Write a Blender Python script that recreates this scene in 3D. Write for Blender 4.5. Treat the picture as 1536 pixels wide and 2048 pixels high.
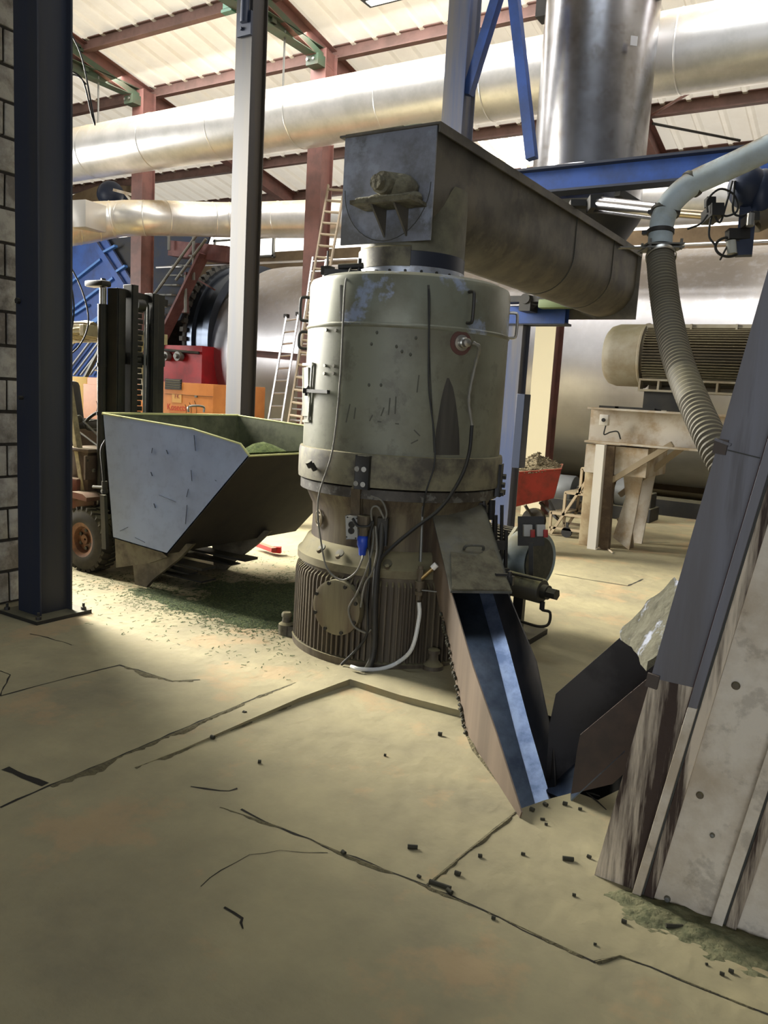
import bpy, bmesh, math, random
from mathutils import Vector, Matrix, noise
random.seed(7)
S = bpy.context.scene
for o in list(bpy.data.objects): bpy.data.objects.remove(o)
COL = S.collection
PI = math.pi
V = Vector
# ------------------------------------------------------------------ camera
F_PX, YAW, PITCH, ROLL, EYE = 1600.0, math.radians(32), math.radians(8.3), math.radians(3.3), 1.6
RC = Matrix.Rotation(YAW, 3, 'Z') @ Matrix.Rotation(PI/2 - PITCH, 3, 'X') @ Matrix.Rotation(ROLL, 3, 'Z')
C0 = V((0, 0, EYE))
cd = bpy.data.cameras.new('camera'); cam = bpy.data.objects.new('camera', cd); COL.objects.link(cam)
cam.matrix_world = Matrix.Translation(C0) @ RC.to_4x4()
cd.sensor_fit = 'VERTICAL'; cd.sensor_height = 36; cd.lens = 36*F_PX/2048; cd.clip_start = .05; cd.clip_end = 200
S.camera = cam
S.view_settings.view_transform = 'Standard'; S.view_settings.look = 'None'; S.view_settings.gamma = 1
S.view_settings.use_curve_mapping = False; S.view_settings.exposure = 0.0
# ------------------------------------------------------------------ light
W = bpy.data.worlds.new('world'); S.world = W; W.use_nodes = True
W.node_tree.nodes['Background'].inputs[0].default_value = (.80, .88, 1, 1)
W.node_tree.nodes['Background'].inputs[1].default_value = .09
def area(name, loc, target, sx, sy, power, col=(1, 1, 1), spread=180):
    l = bpy.data.lights.new(name, 'AREA'); l.shape = 'RECTANGLE'; l.size = sx; l.size_y = sy; l.energy = power; l.color = col
    l.spread = math.radians(spread)
    o = bpy.data.objects.new(name, l); COL.objects.link(o); o.location = loc
    o.rotation_euler = (V(target) - V(loc)).to_track_quat('-Z', 'Y').to_euler(); return o
# daylight through the open roller door in the left end wall
area('door_daylight', (-10.3, 4.9, 3.9), (-4, 4.7, .2), 2.6, 5.0, 1700, (1, .965, .87), 110)
area('added_far_left_fill', (-19, 6, 3.2), (-12, 10.5, 1.0), 3.5, 4.0, 380, (1, .98, .93), 130)  # added fill for the cabinet and hopper fronts, no door is known there
# added fill from behind the camera, brightening ceiling, conveyor face and panel
area('added_rear_fill', (1.5, -7.5, 2.2), (-1.5, 4, 2.6), 7, 3.0, 165, (.88, .93, 1), 120)
# daylight from the roofing overhead, onto the duct
area('skylight_daylight', (-6.5, 7.75, 7.6), (-6.5, 9.3, 6.0), 13, .6, 480, (1, .98, .94))
area('added_drum_glare_lamp', (-6, 10.3, 7.0), (-6, 13, 2.6), 14, .5, 420, (1, .99, .97))  # added one-sided lamp for glare on the drum, no clear strip there
sl = bpy.data.lights.new('sun', 'SUN'); sl.energy = 5.0; sl.angle = .03; sl.color = (1, .97, .93)
so = bpy.data.objects.new('sun', sl); COL.objects.link(so); so.rotation_euler = (math.radians(-14), math.radians(-6), 0)
# ------------------------------------------------------------------ helpers
def ray(px, py): return RC @ V(((px-768)/F_PX, (1024-py)/F_PX, -1))
def P(px, py, x=None, y=None, z=None, t=None):
    d = ray(px, py)
    if x is not None: t = x/d.x
    if y is not None: t = y/d.y
    if z is not None: t = (z-EYE)/d.z
    return C0 + d*t
def PP(px, py, p0, n):
    d = ray(px, py); return C0 + d*((V(p0)-C0).dot(n)/d.dot(n))
def lin(c): return tuple(((v/12.92) if v <= .04045 else ((v+.055)/1.055)**2.4) for v in c)
MATS = {}
def mat(name, col, rough=.6, metal=0, col2=None, sc=3., amt=.5, dust=0., dcol=(.50, .47, .35), streak=False, bump=.0, bsc=40., emit=0, spec=.5, lo=.42, hi=.62, col3=None, sc3=12., amt3=.5, aniso=0, coat=0):
    """col values are sRGB; dust is a settled layer on upward faces of the thing"""
    if name in MATS: return MATS[name]
    m = bpy.data.materials.new(name); m.use_nodes = True; N = m.node_tree.nodes; L = m.node_tree.links
    b = N['Principled BSDF']; MATS[name] = m
    b.inputs['Roughness'].default_value = rough; b.inputs['Metallic'].default_value = metal
    b.inputs['Specular IOR Level'].default_value = spec
    if emit:
        b.inputs['Emission Color'].default_value = (*lin(col), 1); b.inputs['Emission Strength'].default_value = emit
    g = N.new('ShaderNodeNewGeometry')
    mp = N.new('ShaderNodeMapping'); L.new(g.outputs['Position'], mp.inputs[0])
    if streak: mp.inputs['Scale'].default_value = (1, 1, .07)
    cur = None
    def rgb(c):
        n = N.new('ShaderNodeRGB'); n.outputs[0].default_value = (*lin(c), 1); return n.outputs[0]
    def mask(scale, lo, hi, detail=6, vec=None):
        n = N.new('ShaderNodeTexNoise'); n.inputs['Scale'].default_value = scale; n.inputs['Detail'].default_value = detail
        n.inputs['Roughness'].default_value = .65
        L.new(vec or mp.outputs[0], n.inputs['Vector'])
        r = N.new('ShaderNodeMapRange'); r.inputs[1].default_value = lo; r.inputs[2].default_value = hi
        L.new(n.outputs[0], r.inputs[0]); return r.outputs[0]
    def mix(f, a, c, k=1.):
        if k != 1.:
            q = N.new('ShaderNodeMath'); q.operation = 'MULTIPLY'; q.inputs[1].default_value = k; L.new(f, q.inputs[0]); f = q.outputs[0]
        x = N.new('ShaderNodeMix'); x.data_type = 'RGBA'; L.new(f, x.inputs[0]); L.new(a, x.inputs[6]); L.new(c, x.inputs[7]); return x.outputs[2]
    cur = rgb(col)
    if col2: cur = mix(mask(sc, lo, hi), cur, rgb(col2), amt*2 if amt < .5 else 1.)
    if col3: cur = mix(mask(sc3, .55, .62), cur, rgb(col3), amt3)
    if dust:
        sx = N.new('ShaderNodeSeparateXYZ'); L.new(g.outputs['Normal'], sx.inputs[0])
        r = N.new('ShaderNodeMapRange'); r.inputs[1].default_value = .15; r.inputs[2].default_value = .8; L.new(sx.outputs[2], r.inputs[0])
        mk = mask(7, .25, .5); q = N.new('ShaderNodeMath'); q.operation = 'MULTIPLY'; L.new(r.outputs[0], q.inputs[0]); L.new(mk, q.inputs[1])
        q2 = N.new('ShaderNodeMath'); q2.operation = 'MULTIPLY'; q2.inputs[1].default_value = dust; L.new(q.outputs[0], q2.inputs[0])
        cur = mix(q2.outputs[0], cur, rgb(dcol))
        for inp, base, to in (('Roughness', rough, .95), ('Metallic', metal, 0)):
            x = N.new('ShaderNodeMix'); x.data_type = 'FLOAT'; x.inputs[2].default_value = base; x.inputs[3].default_value = to
            L.new(q2.outputs[0], x.inputs[0]); L.new(x.outputs[0], b.inputs[inp])
    L.new(cur, b.inputs['Base Color'])
    if bump:
        n = N.new('ShaderNodeTexNoise'); n.inputs['Scale'].default_value = bsc; n.inputs['Detail'].default_value = 5; L.new(g.outputs['Position'], n.inputs['Vector'])
        bp = N.new('ShaderNodeBump'); bp.inputs['Strength'].default_value = bump; bp.inputs['Distance'].default_value = .02
        L.new(n.outputs[0], bp.inputs['Height']); L.new(bp.outputs[0], b.inputs['Normal'])
    return m
class MB:
    def __init__(s): s.b = bmesh.new()
    def face(s, pts):
        try: return s.b.faces.new([s.b.verts.new(p) for p in pts])
        except Exception: return None
    def box(s, c, d, M=None, bev=0):
        r = bmesh.ops.create_cube(s.b, size=1)['verts']; c = V(c)
        for v in r:
            q = V((v.co.x*d[0], v.co.y*d[1], v.co.z*d[2]))
            v.co = (M @ q if M else q) + c
        if bev:
            es = list({e for v in r for e in v.link_edges})
            bmesh.ops.bevel(s.b, geom=es, offset=bev, segments=2, affect='EDGES', profile=.5)
        return s
    def bar(s, p0, p1, w, h, up=(0, 0, 1), bev=0):
        p0, p1 = V(p0), V(p1); d = p1-p0; x = d.normalized(); y = V(up).cross(x)
        if y.length < 1e-4: y = V((0, 1, 0)).cross(x)
        y.normalize(); z = x.cross(y); M = Matrix((x, y, z)).transposed()
        return s.box((p0+p1)/2, (d.length, w, h), M, bev)
    def ibeam(s, p0, p1, w, h, tf=.012, tw=.009, up=(0, 0, 1)):
        p0, p1 = V(p0), V(p1); x = (p1-p0).normalized(); y = V(up).cross(x)
        if y.length < 1e-4: y = V((0, 1, 0))
        y.normalize(); z = x.cross(y)
        for k in (1, -1): s.bar(p0+z*k*(h-tf)/2, p1+z*k*(h-tf)/2, w, tf, up)
        return s.bar(p0, p1, tw, h-2*tf, up)
    def tube(s, pts, r, n=10, caps=True):
        pts = [V(p) for p in pts]; m = len(pts); rs = r if isinstance(r, (list, tuple)) else [r]*m
        t0 = (pts[1]-pts[0]).normalized(); a = t0.orthogonal().normalized(); rings = []
        for i, p in enumerate(pts):
            t = (pts[min(i+1, m-1)]-pts[max(i-1, 0)])
            t = t.normalized() if t.length > 1e-9 else t0
            a = (a - t*a.dot(t)); a = a.normalized() if a.length > 1e-6 else t.orthogonal().normalized(); b = t.cross(a)
            rings.append([s.b.verts.new(p + (a*math.cos(2*PI*k/n)+b*math.sin(2*PI*k/n))*rs[i]) for k in range(n)])
        for i in range(m-1):
            for k in range(n): s.b.faces.new((rings[i][k], rings[i][(k+1) % n], rings[i+1][(k+1) % n], rings[i+1][k]))
        if caps:
            s.b.faces.new(list(reversed(rings[0]))); s.b.faces.new(rings[-1])
        return s
    def cyl(s, p0, p1, r0, r1=None, n=24, caps=True): return s.tube([p0, p1], [r0, r0 if r1 is None else r1], n, caps)
    def lathe(s, prof, c, axis=(0, 0, 1), n=48, cap=True, a0=0, a1=2*PI):
        c = V(c); z = V(axis).normalized(); x = z.orthogonal().normalized() if abs(z.z) < .99 else V((1, 0, 0)); y = z.cross(x)
        full = abs(a1-a0-2*PI) < 1e-6; k = n if full else n+1; rings = []
        for r, h in prof:
            rings.append([s.b.verts.new(c + z*h + (x*math.cos(a0+(a1-a0)*i/n)+y*math.sin(a0+(a1-a0)*i/n))*max(r, 1e-4)) for i in range(k)])
        for i in range(len(prof)-1):
            for j in range(n):
                jj = (j+1) % k
                s.b.faces.new((rings[i][j], rings[i][jj], rings[i+1][jj], rings[i+1][j]))
        if cap and full:
            s.b.faces.new(list(reversed(rings[0]))); s.b.faces.new(rings[-1])
        return s
    def prism(s, pts, vec):
        pts = [V(p) for p in pts]; vec = V(vec); n = len(pts)
        a = [s.b.verts.new(p) for p in pts]; b = [s.b.verts.new(p+vec) for p in pts]
        s.b.faces.new(a); s.b.faces.new(list(reversed(b)))
        for i in range(n): s.b.faces.new((a[i], b[i], b[(i+1) % n], a[(i+1) % n]))
        return s
    def sphere(s, c, r, n=12, sq=(1, 1, 1)):
        q = bmesh.ops.create_uvsphere(s.b, u_segments=n, v_segments=n//2+2, radius=r)['verts']
        for v in q: v.co = V((v.co.x*sq[0], v.co.y*sq[1], v.co.z*sq[2])) + V(c)
        return s
    def hexbolt(s, p, n, r=.012, h=.012):
        p, n = V(p), V(n).normalized(); return s.cyl(p, p+n*h, r, n=6)
    def jitter(s, a, sc=8):
        for v in s.b.verts: v.co += noise.noise_vector(v.co*sc)*a
        return s
def build(name, mb, m, parent=None, label=None, cat=None, group=None, kind=None, smooth=40, bev=0, loc=None):
    b = mb.b; bmesh.ops.recalc_face_normals(b, faces=b.faces)
    off = V((0, 0, 0))
    if parent is not None: off = V(parent['_o']) if '_o' in parent.keys() else V((0, 0, 0))
    elif loc is not None: off = V(loc)
    if off.length:
        for v in b.verts: v.co -= off
    me = bpy.data.meshes.new(name); b.to_mesh(me); b.free()
    me.polygons.foreach_set('use_smooth', [True]*len(me.polygons)); me.set_sharp_from_angle(angle=math.radians(smooth))
    me.materials.append(m)
    o = bpy.data.objects.new(name, me); COL.objects.link(o)
    if parent is not None: o.parent = parent; o['_o'] = tuple(off)
    else: o.location = off; o['_o'] = tuple(off)
    if label: o['label'] = label
    if cat: o['category'] = cat
    if group: o['group'] = group
    if kind: o['kind'] = kind
    if bev:
        md = o.modifiers.new('bevel', 'BEVEL'); md.width = bev; md.segments = 2; md.limit_method = 'ANGLE'
    return o
def thing(name, label, cat, loc, group=None):
    o = bpy.data.objects.new(name, None); COL.objects.link(o); o.location = loc; o.empty_display_size = .1
    o['label'] = label; o['category'] = cat; o['_o'] = tuple(loc)
    if group: o['group'] = group
    return o
def struct(name, mb, m, smooth=40): return build(name, mb, m, kind='structure', smooth=smooth)
def text(name, body, size, M, m, parent, ext=.001):
    c = bpy.data.curves.new(name, 'FONT'); c.body = body; c.size = size; c.extrude = ext; c.align_x = 'CENTER'; c.align_y = 'CENTER'
    t = bpy.data.objects.new('tmp', c); COL.objects.link(t); bpy.context.view_layer.update()
    me = bpy.data.meshes.new_from_object(t); bpy.data.objects.remove(t)
    off = V(parent['_o'])
    for v in me.vertices: v.co = (M @ v.co) - off
    me.materials.append(m); o = bpy.data.objects.new(name, me); COL.objects.link(o); o.parent = parent; o['_o'] = tuple(off); return o
def crom(pts, k=6):
    pts = [V(p) for p in pts]; out = []
    q = [pts[0]*2-pts[1]] + pts + [pts[-1]*2-pts[-2]]
    for i in range(1, len(q)-2):
        for j in range(k):
            t = j/k; a, b, c, d = q[i-1], q[i], q[i+1], q[i+2]
            out.append(.5*((2*b)+(c-a)*t+(2*a-5*b+4*c-d)*t*t+(3*b-a-3*c+d)*t**3))
    return out + [pts[-1]]
def cable(name, pts, r, m, label, group=None, parent=None, cat='cable', k=6, n=8):
    mb = MB().tube(crom(pts, k), r, n)
    if parent is not None: return build(name, mb, m, parent)
    return build(name, mb, m, label=label, cat=cat, group=group)
X, Y, Z = V((1, 0, 0)), V((0, 1, 0)), V((0, 0, 1))
# ------------------------------------------------------------------ materials
DUST = (.56, .53, .40)
M_floor = mat('dusty_concrete', (.63, .59, .45), .92, col2=(.48, .45, .355), sc=1.3, lo=.32, hi=.72, col3=(.70, .56, .40), sc3=1.9, amt3=.35, bump=.6, bsc=9)
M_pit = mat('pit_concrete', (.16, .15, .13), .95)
M_joint = mat('dirt_filled_joint', (.13, .115, .08), 1)
M_block = mat('concrete_block', (.68, .66, .61), .95, col2=(.45, .42, .38), sc=5, bump=.8, bsc=22)
M_mortar = mat('mortar', (.22, .20, .17), 1, bump=.8, bsc=30)
def sheet(name, trans, tcol):
    # thin sheeting that lets part of the daylight on its back through
    m = mat(name, (.88, .86, .81), .7, col2=(.82, .78, .70), sc=.7); N = m.node_tree.nodes; L = m.node_tree.links
    tr = N.new('ShaderNodeBsdfTranslucent'); tr.inputs[0].default_value = (*lin(tcol), 1); mx = N.new('ShaderNodeMixShader'); mx.inputs[0].default_value = trans
    out = N['Material Output']; L.new(N['Principled BSDF'].outputs[0], mx.inputs[1]); L.new(tr.outputs[0], mx.inputs[2]); L.new(mx.outputs[0], out.inputs[0]); return m
M_roof = sheet('white_roof_sheet', .32, (.97, .95, .90)); M_roofo = mat('opaque_roof_sheet', (.66, .63, .58), .8)
M_tanwall = mat('tan_wall_sheet', (.50, .43, .33), .85, col2=(.40, .34, .26), sc=1)
M_brown = mat('red_oxide_steel', (.45, .30, .27), .6, col2=(.38, .26, .235), sc=4, dust=.7)
M_purlin = mat('red_brown_purlin', (.42, .31, .28), .65, col2=(.35, .26, .23), sc=3, dust=.5)
M_green = mat('dark_green_steel', (.20, .27, .20), .6, col2=(.24, .24, .18), sc=5, dust=.5)
M_navy = mat('navy_column_paint', (.12, .145, .21), .6, col2=(.20, .195, .185), sc=2.2, streak=True, lo=.40, hi=.64, dust=.8)
M_navy2 = mat('dusty_navy_column_paint', (.15, .165, .21), .6, col2=(.235, .21, .18), sc=3, streak=True, lo=.35, hi=.6, dust=.8)
M_blue = mat('blue_frame_paint', (.13, .26, .52), .5, col2=(.11, .20, .38), sc=2, dust=.9, dcol=(.35, .33, .28))
M_bluef = mat('faded_blue_column_paint', (.22, .27, .40), .55, col2=(.36, .35, .35), sc=4, streak=True, dust=.6)
M_hopper = mat('hopper_blue_paint', (.13, .31, .62), .55, col2=(.11, .23, .46), sc=1.2, dust=.5)
M_cyan = mat('pale_blue_hopper_rib', (.30, .50, .78), .5)
M_galv = mat('galvanised_duct', (.95, .945, .94), .33, .6, col2=(.88, .88, .87), sc=2.5, dust=.8, dcol=(.86, .78, .62))
M_stack = mat('brushed_stack_steel', (.70, .70, .72), .27, 1, col2=(.58, .57, .57), sc=1.6, col3=(.50, .46, .42), sc3=6, amt3=.35)
M_drum = mat('stainless_drum', (.86, .86, .88), .38, 1, col2=(.80, .80, .82), sc=1, dust=.5, dcol=(.62, .55, .42))
M_dark = mat('dark_steel', (.12, .12, .12), .55, col2=(.17, .16, .14), sc=6, dust=.5)
M_darkb = mat('blue_black_steel', (.14, .18, .27), .5)
M_press = mat('press_grey_green_paint', (.475, .48, .41), .5, col2=(.41, .405, .34), sc=2.2, col3=(.34, .325, .27), sc3=7, amt3=.5, dust=.8)
M_pressup = mat('press_worn_sheen_top_casing', (.48, .49, .43), .42, .3, col2=(.42, .415, .35), sc=3, col3=(.60, .65, .76), sc3=4, amt3=.75, dust=.25)  # blue-white patches hold wear and a rim highlight put into the colour
M_base = mat('oily_gearbox_casting', (.40, .36, .29), .7, col2=(.27, .23, .18), sc=9, streak=True, lo=.38, hi=.6, dust=.95)
M_neck = mat('oil_streaked_neck', (.43, .39, .30), .62, col2=(.24, .19, .15), sc=7, streak=True, lo=.36, hi=.58, dust=.95)
M_band = mat('flange_band', (.46, .44, .35), .65, col2=(.28, .26, .22), sc=6, dust=.9)
M_trough = mat('dusty_trough_steel', (.37, .35, .31), .62, .1, col2=(.27, .255, .23), sc=3, col3=(.42, .39, .33), sc3=4, amt3=.5, dust=.8)
M_tface = mat('trough_end_plate_steel', (.53, .545, .59), .5, .15, col2=(.40, .40, .40), sc=4, streak=False, col3=(.62, .65, .71), sc3=5, amt3=.5)
M_cake = mat('caked_meal', (.43, .41, .33), 1, col2=(.33, .31, .25), sc=14, bump=.8, bsc=30)
M_chute = mat('brown_chute_plate', (.42, .36, .30), .6, col2=(.33, .28, .23), sc=4, streak=True)
M_chuted = mat('dark_chute_plate', (.22, .20, .18), .55, .2, col2=(.15, .14, .13), sc=6)
M_lid = mat('grey_chute_lid', (.36, .36, .34), .7, col2=(.26, .255, .22), sc=5, dust=.35)
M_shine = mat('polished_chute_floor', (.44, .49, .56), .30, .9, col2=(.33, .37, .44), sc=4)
M_shine2 = mat('polished_strip_sheen', (.80, .87, 1.0), .30, .9, col2=(.60, .68, .84), sc=9)  # blue-white of the sky reflection is put into the strip's colour
M_rubber = mat('black_rubber', (.07, .07, .075), .6, dust=.3)
M_tyre = mat('dusty_tyre', (.17, .16, .145), .85, col2=(.22, .20, .17), sc=10, dust=.6)
M_alu = mat('bare_aluminium', (.82, .82, .83), .35, .9)
M_wood = mat('old_ladder', (.66, .60, .52), .6, .2)
M_bucket = mat('grey_blue_bucket_paint', (.52, .57, .67), .55, col2=(.49, .53, .62), sc=2, col3=(.40, .41, .43), sc3=16, amt3=.12)
M_buckin = mat('meal_stained_bucket_steel', (.34, .35, .27), .75, col2=(.25, .26, .19), sc=7, dust=.9, dcol=(.66, .66, .42))
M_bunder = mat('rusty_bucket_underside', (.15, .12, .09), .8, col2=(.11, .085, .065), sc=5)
M_edge = mat('meal_dusted_edge', (.70, .70, .48), .9)
M_meal = mat('green_meal', (.42, .47, .26), 1, col2=(.28, .34, .17), sc=25, bump=.9, bsc=70)
M_flake = mat('green_grass_flake', (.30, .35, .19), 1, col2=(.18, .22, .12), sc=45, col3=(.50, .50, .33), sc3=70, amt3=.7, bump=.9, bsc=90)
M_pellet = mat('dark_green_pellet', (.19, .18, .12), .8)
M_paleP = mat('pale_pellet_heap', (.56, .51, .40), .95, col2=(.30, .27, .20), sc=30, bump=1, bsc=60)
M_orange = mat('orange_cabinet_paint', (.88, .58, .32), .5, col2=(.82, .52, .28), sc=2)
M_yellow = mat('yellow_lit_cabinet', (.96, .80, .42), .5)  # strong light on the cabinet's left part, put in as yellow
M_red = mat('dusty_red_paint', (.62, .14, .13), .6, col2=(.47, .14, .12), sc=4, dust=.6)
M_redcart = mat('red_cart_paint', (.66, .21, .17), .55, col2=(.50, .19, .15), sc=5, dust=.6)
M_fork = mat('dusty_red_forklift_paint', (.42, .24, .19), .75, col2=(.38, .31, .24), sc=4, dust=.9, dcol=(.45, .38, .28))
M_forkb = mat('brown_dusty_bonnet', (.36, .30, .24), .8, col2=(.25, .19, .15), sc=3, dust=.9, dcol=(.48, .42, .32))
M_cream = mat('cream_guard_paint', (.66, .61, .46), .6, col2=(.48, .43, .32), sc=7, dust=.5)
M_mast = mat('greasy_mast_steel', (.10, .10, .085), .5, .2, col2=(.15, .14, .11), sc=8)
M_motor = mat('dusty_motor_paint', (.60, .57, .50), .6, col2=(.52, .47, .38), sc=3, dust=.7)
M_motord = mat('dusty_motor_fins', (.36, .32, .25), .7, dust=.8)
M_frame = mat('white_frame_paint', (.78, .75, .70), .65, col2=(.66, .58, .47), sc=4, dust=.9, dcol=(.66, .57, .42))
M_framew = mat('bright_white_post', (.93, .91, .87), .6)
M_conc = mat('pale_plinth', (.72, .66, .54), .9, col2=(.62, .54, .42), sc=5)
M_step = mat('beige_step_frame', (.62, .56, .46), .75, dust=.5)
M_hose = mat('ribbed_grey_hose', (.37, .35, .30), .7, dust=.6)
M_pipe = mat('pale_blue_pipe', (.66, .71, .73), .5, col2=(.60, .63, .62), sc=5, dust=1, dcol=(.44, .38, .28))
M_bmotor = mat('blue_grey_motor', (.55, .60, .62), .45, col2=(.42, .47, .48), sc=4, dust=.9)
M_white = mat('white_hose', (.86, .86, .84), .5)
M_cable = mat('grey_cable', (.42, .41, .37), .6)
M_cabled = mat('dark_cable', (.12, .12, .11), .6)
M_box = mat('grey_plastic_box', (.62, .62, .60), .5)
M_plug = mat('blue_plug', (.12, .26, .68), .4)
M_brass = mat('brass', (.62, .52, .34), .4, .8)
M_chrome = mat('bright_bolt', (.68, .67, .64), .35, .9)
M_panel = mat('dirty_white_panel', (.84, .80, .73), .7, col2=(.72, .66, .57), sc=3, col3=(.36, .31, .25), sc3=7, amt3=.30, bump=.15)
M_panels = mat('brown_streaked_panel', (.82, .76, .67), .75, col2=(.23, .17, .135), sc=16, streak=True, lo=.40, hi=.56, bump=.2)
M_film = mat('grey_film_panel', (.37, .35, .34), .55, col2=(.44, .44, .47), sc=5, streak=True, lo=.35, hi=.65, col3=(.24, .21, .19), sc3=6, amt3=.5)
M_glow = mat('daylit_glazing', (1, .98, .94), .5, emit=2.6)
M_glow2 = mat('clear_rooflight', (.90, .95, 1), .5, emit=6)
M_lamp = mat('lamp_tube', (1, 1, .96), .5, emit=2.5)
M_grey = mat('plain_grey_steel', (.45, .45, .43), .5, .4, dust=.5)
# ================================================================== SETTING
def roofz(y): return 7.2 - .195*(y-11)
# floor with the discharge pit cut out of it
pit = [P(935, 1478, z=0), P(1042, 1617, z=0), P(1090, 1600, z=0), P(1150, 1584, z=0), P(1196, 1600, z=0), P(1262, 1568, z=0), P(1230, 1480, z=0), P(1095, 1430, z=0), P(985, 1420, z=0)]
b = bmesh.new()
outer = [b.verts.new(p) for p in ((-22, -9, 0), (8, -9, 0), (8, 17.2, 0), (-22, 17.2, 0))]
inner = [b.verts.new(p) for p in pit]
es = [b.edges.new((l[i], l[(i+1) % len(l)])) for l in (outer, inner) for i in range(len(l))]
bmesh.ops.triangle_fill(b, use_beauty=True, use_dissolve=False, edges=es)
mb = MB(); mb.b = b; struct('floor', mb, M_floor)
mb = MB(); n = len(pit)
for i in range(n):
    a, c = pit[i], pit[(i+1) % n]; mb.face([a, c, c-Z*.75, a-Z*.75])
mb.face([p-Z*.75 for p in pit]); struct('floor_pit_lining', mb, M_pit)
# slightly raised slabs next to the press
def slab(pts, base=-.02):
    mb = MB(); top = [mb.b.verts.new(p) for p in pts]; bot = [mb.b.verts.new(V((p.x, p.y, base))) for p in pts]; n = len(pts)
    mb.b.faces.new(top)
    for i in range(n): mb.b.faces.new((top[i], bot[i], bot[(i+1) % n], top[(i+1) % n]))
    return mb
def fl(px, py, z=0): return P(px, py, z=z)
struct('floor_slab', slab([fl(270, 1535, .001), fl(360, 1500, .008), fl(470, 1452, .014), fl(600, 1395, .025), fl(700, 1358, .035), fl(800, 1390, .035), fl(925, 1422, .035), fl(960, 1360, .035), fl(900, 1300, .02), fl(690, 1325, .012), fl(600, 1362, .004), fl(400, 1450, .002)]), M_floor, 20)
def joint(name, pts, w=.012, jag=.006):
    q = crom([fl(*p) for p in pts], 1) if False else [fl(*p) for p in pts]
    out = []
    for i in range(len(q)-1):
        k = max(2, int((q[i+1]-q[i]).length/.06))
        out += [q[i].lerp(q[i+1], j/k) for j in range(k)]
    out.append(q[-1]); mb = MB(); vs = []
    for i, p in enumerate(out):
        d = (out[min(i+1, len(out)-1)]-out[max(i-1, 0)]).normalized(); s = Z.cross(d)
        ww = w*random.uniform(.35, 1.25); o = s*random.uniform(-jag, jag)
        vs.append((mb.b.verts.new(p+o+s*ww/2+Z*.0015), mb.b.verts.new(p+o-s*ww/2+Z*.0015)))
    for a, c in zip(vs, vs[1:]): mb.b.faces.new((a[0], a[1], c[1], c[0]))
    return struct(name, mb, M_joint)
M_dirt = mat('loose_dirt', (.40, .37, .26), 1, col2=(.33, .30, .21), sc=30, bump=1, bsc=60)
def dirt(pts, w, side=1):
    q = [fl(*p) for p in pts]; out = []
    for i in range(len(q)-1):
        k = max(2, int((q[i+1]-q[i]).length/.018)); out += [q[i].lerp(q[i+1], j/k) for j in range(k)]
    mb = MB(); pv = None
    for i, p in enumerate(out[:-1]):
        d = (out[i+1]-p).normalized(); s_ = Z.cross(d)*side; f = max(.0, noise.noise(p*7)+.35+.4*noise.noise(p*40))
        a, b_, c = p-s_*.004, p+s_*w*f*.5+Z*.006*f, p+s_*w*f
        row = [mb.b.verts.new((v.x, v.y, v.z+.001)) for v in (a, b_, c)]
        if pv:
            for k in range(2): mb.b.faces.new((pv[k], pv[k+1], row[k+1], row[k]))
        pv = row
    return struct('floor_dirt', mb, M_dirt)
dirt([(100, 1572), (300, 1487), (520, 1392), (600, 1362)], .05, -1); dirt([(270, 1536), (470, 1455), (600, 1398), (695, 1360)], .05, -1)
dirt([(240, 1330), (345, 1362), (400, 1360)], .06, -1); dirt([(440, 1615), (560, 1655), (680, 1705), (860, 1776), (1000, 1836), (1190, 1925)], .022, -1)
dirt([(850, 1774), (950, 1690), (1040, 1618)], .018, -1); dirt([(715, 1358), (800, 1392), (925, 1425)], .03, -1); dirt([(925, 1450), (945, 1500), (1000, 1570)], .03, 1); dirt([(1190, 1925), (1240, 1912), (1300, 1935), (1536, 2030)], .012, -1)
joint('floor_joint', [(0, 1392), (120, 1360), (240, 1330)], .012, .003)
joint('floor_joint', [(240, 1330), (345, 1362), (400, 1360)], .014, .01)
joint('floor_joint', [(0, 1615), (100, 1572), (300, 1487), (520, 1392), (690, 1335)], .013, .006)
joint('floor_joint', [(10, 1537), (90, 1570)], .03, .003)
joint('floor_joint', [(850, 1774), (950, 1690), (1040, 1618)], .013, .003)
joint('floor_joint', [(480, 1620), (560, 1655), (680, 1705), (770, 1740), (860, 1776)], .010, .006)
joint('floor_joint', [(860, 1776), (1000, 1836), (1100, 1885), (1190, 1925)], .006, .006)
joint('floor_joint', [(1190, 1925), (1240, 1912), (1300, 1935), (1420, 1985), (1536, 2030)], .006, .003)
joint('floor_joint', [(0, 1342), (20, 1350), (0, 1392)], .008, .003)
joint('floor_joint', [(380, 1575), (440, 1582), (475, 1578)], .010, .01)
joint('floor_joint', [(405, 1775), (440, 1740), (500, 1710), (560, 1703), (655, 1708)], .004, .008)
joint('floor_joint', [(445, 1818), (490, 1835), (482, 1858)], .012, .01)
joint('floor_joint', [(1110, 1148), (1180, 1160), (1256, 1172)], .02, .004)
joint('floor_joint', [(1252, 1090), (1262, 1083), (1340, 1086)], .02, .004)
joint('floor_joint', [(1256, 1172), (1286, 1158)], .02, .004)
joint('floor_joint', [(60, 1268), (110, 1280), (145, 1290)], .010, .008)
joint('floor_joint', [(1200, 1592), (1170, 1585), (1215, 1620)], .012, .006)
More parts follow.
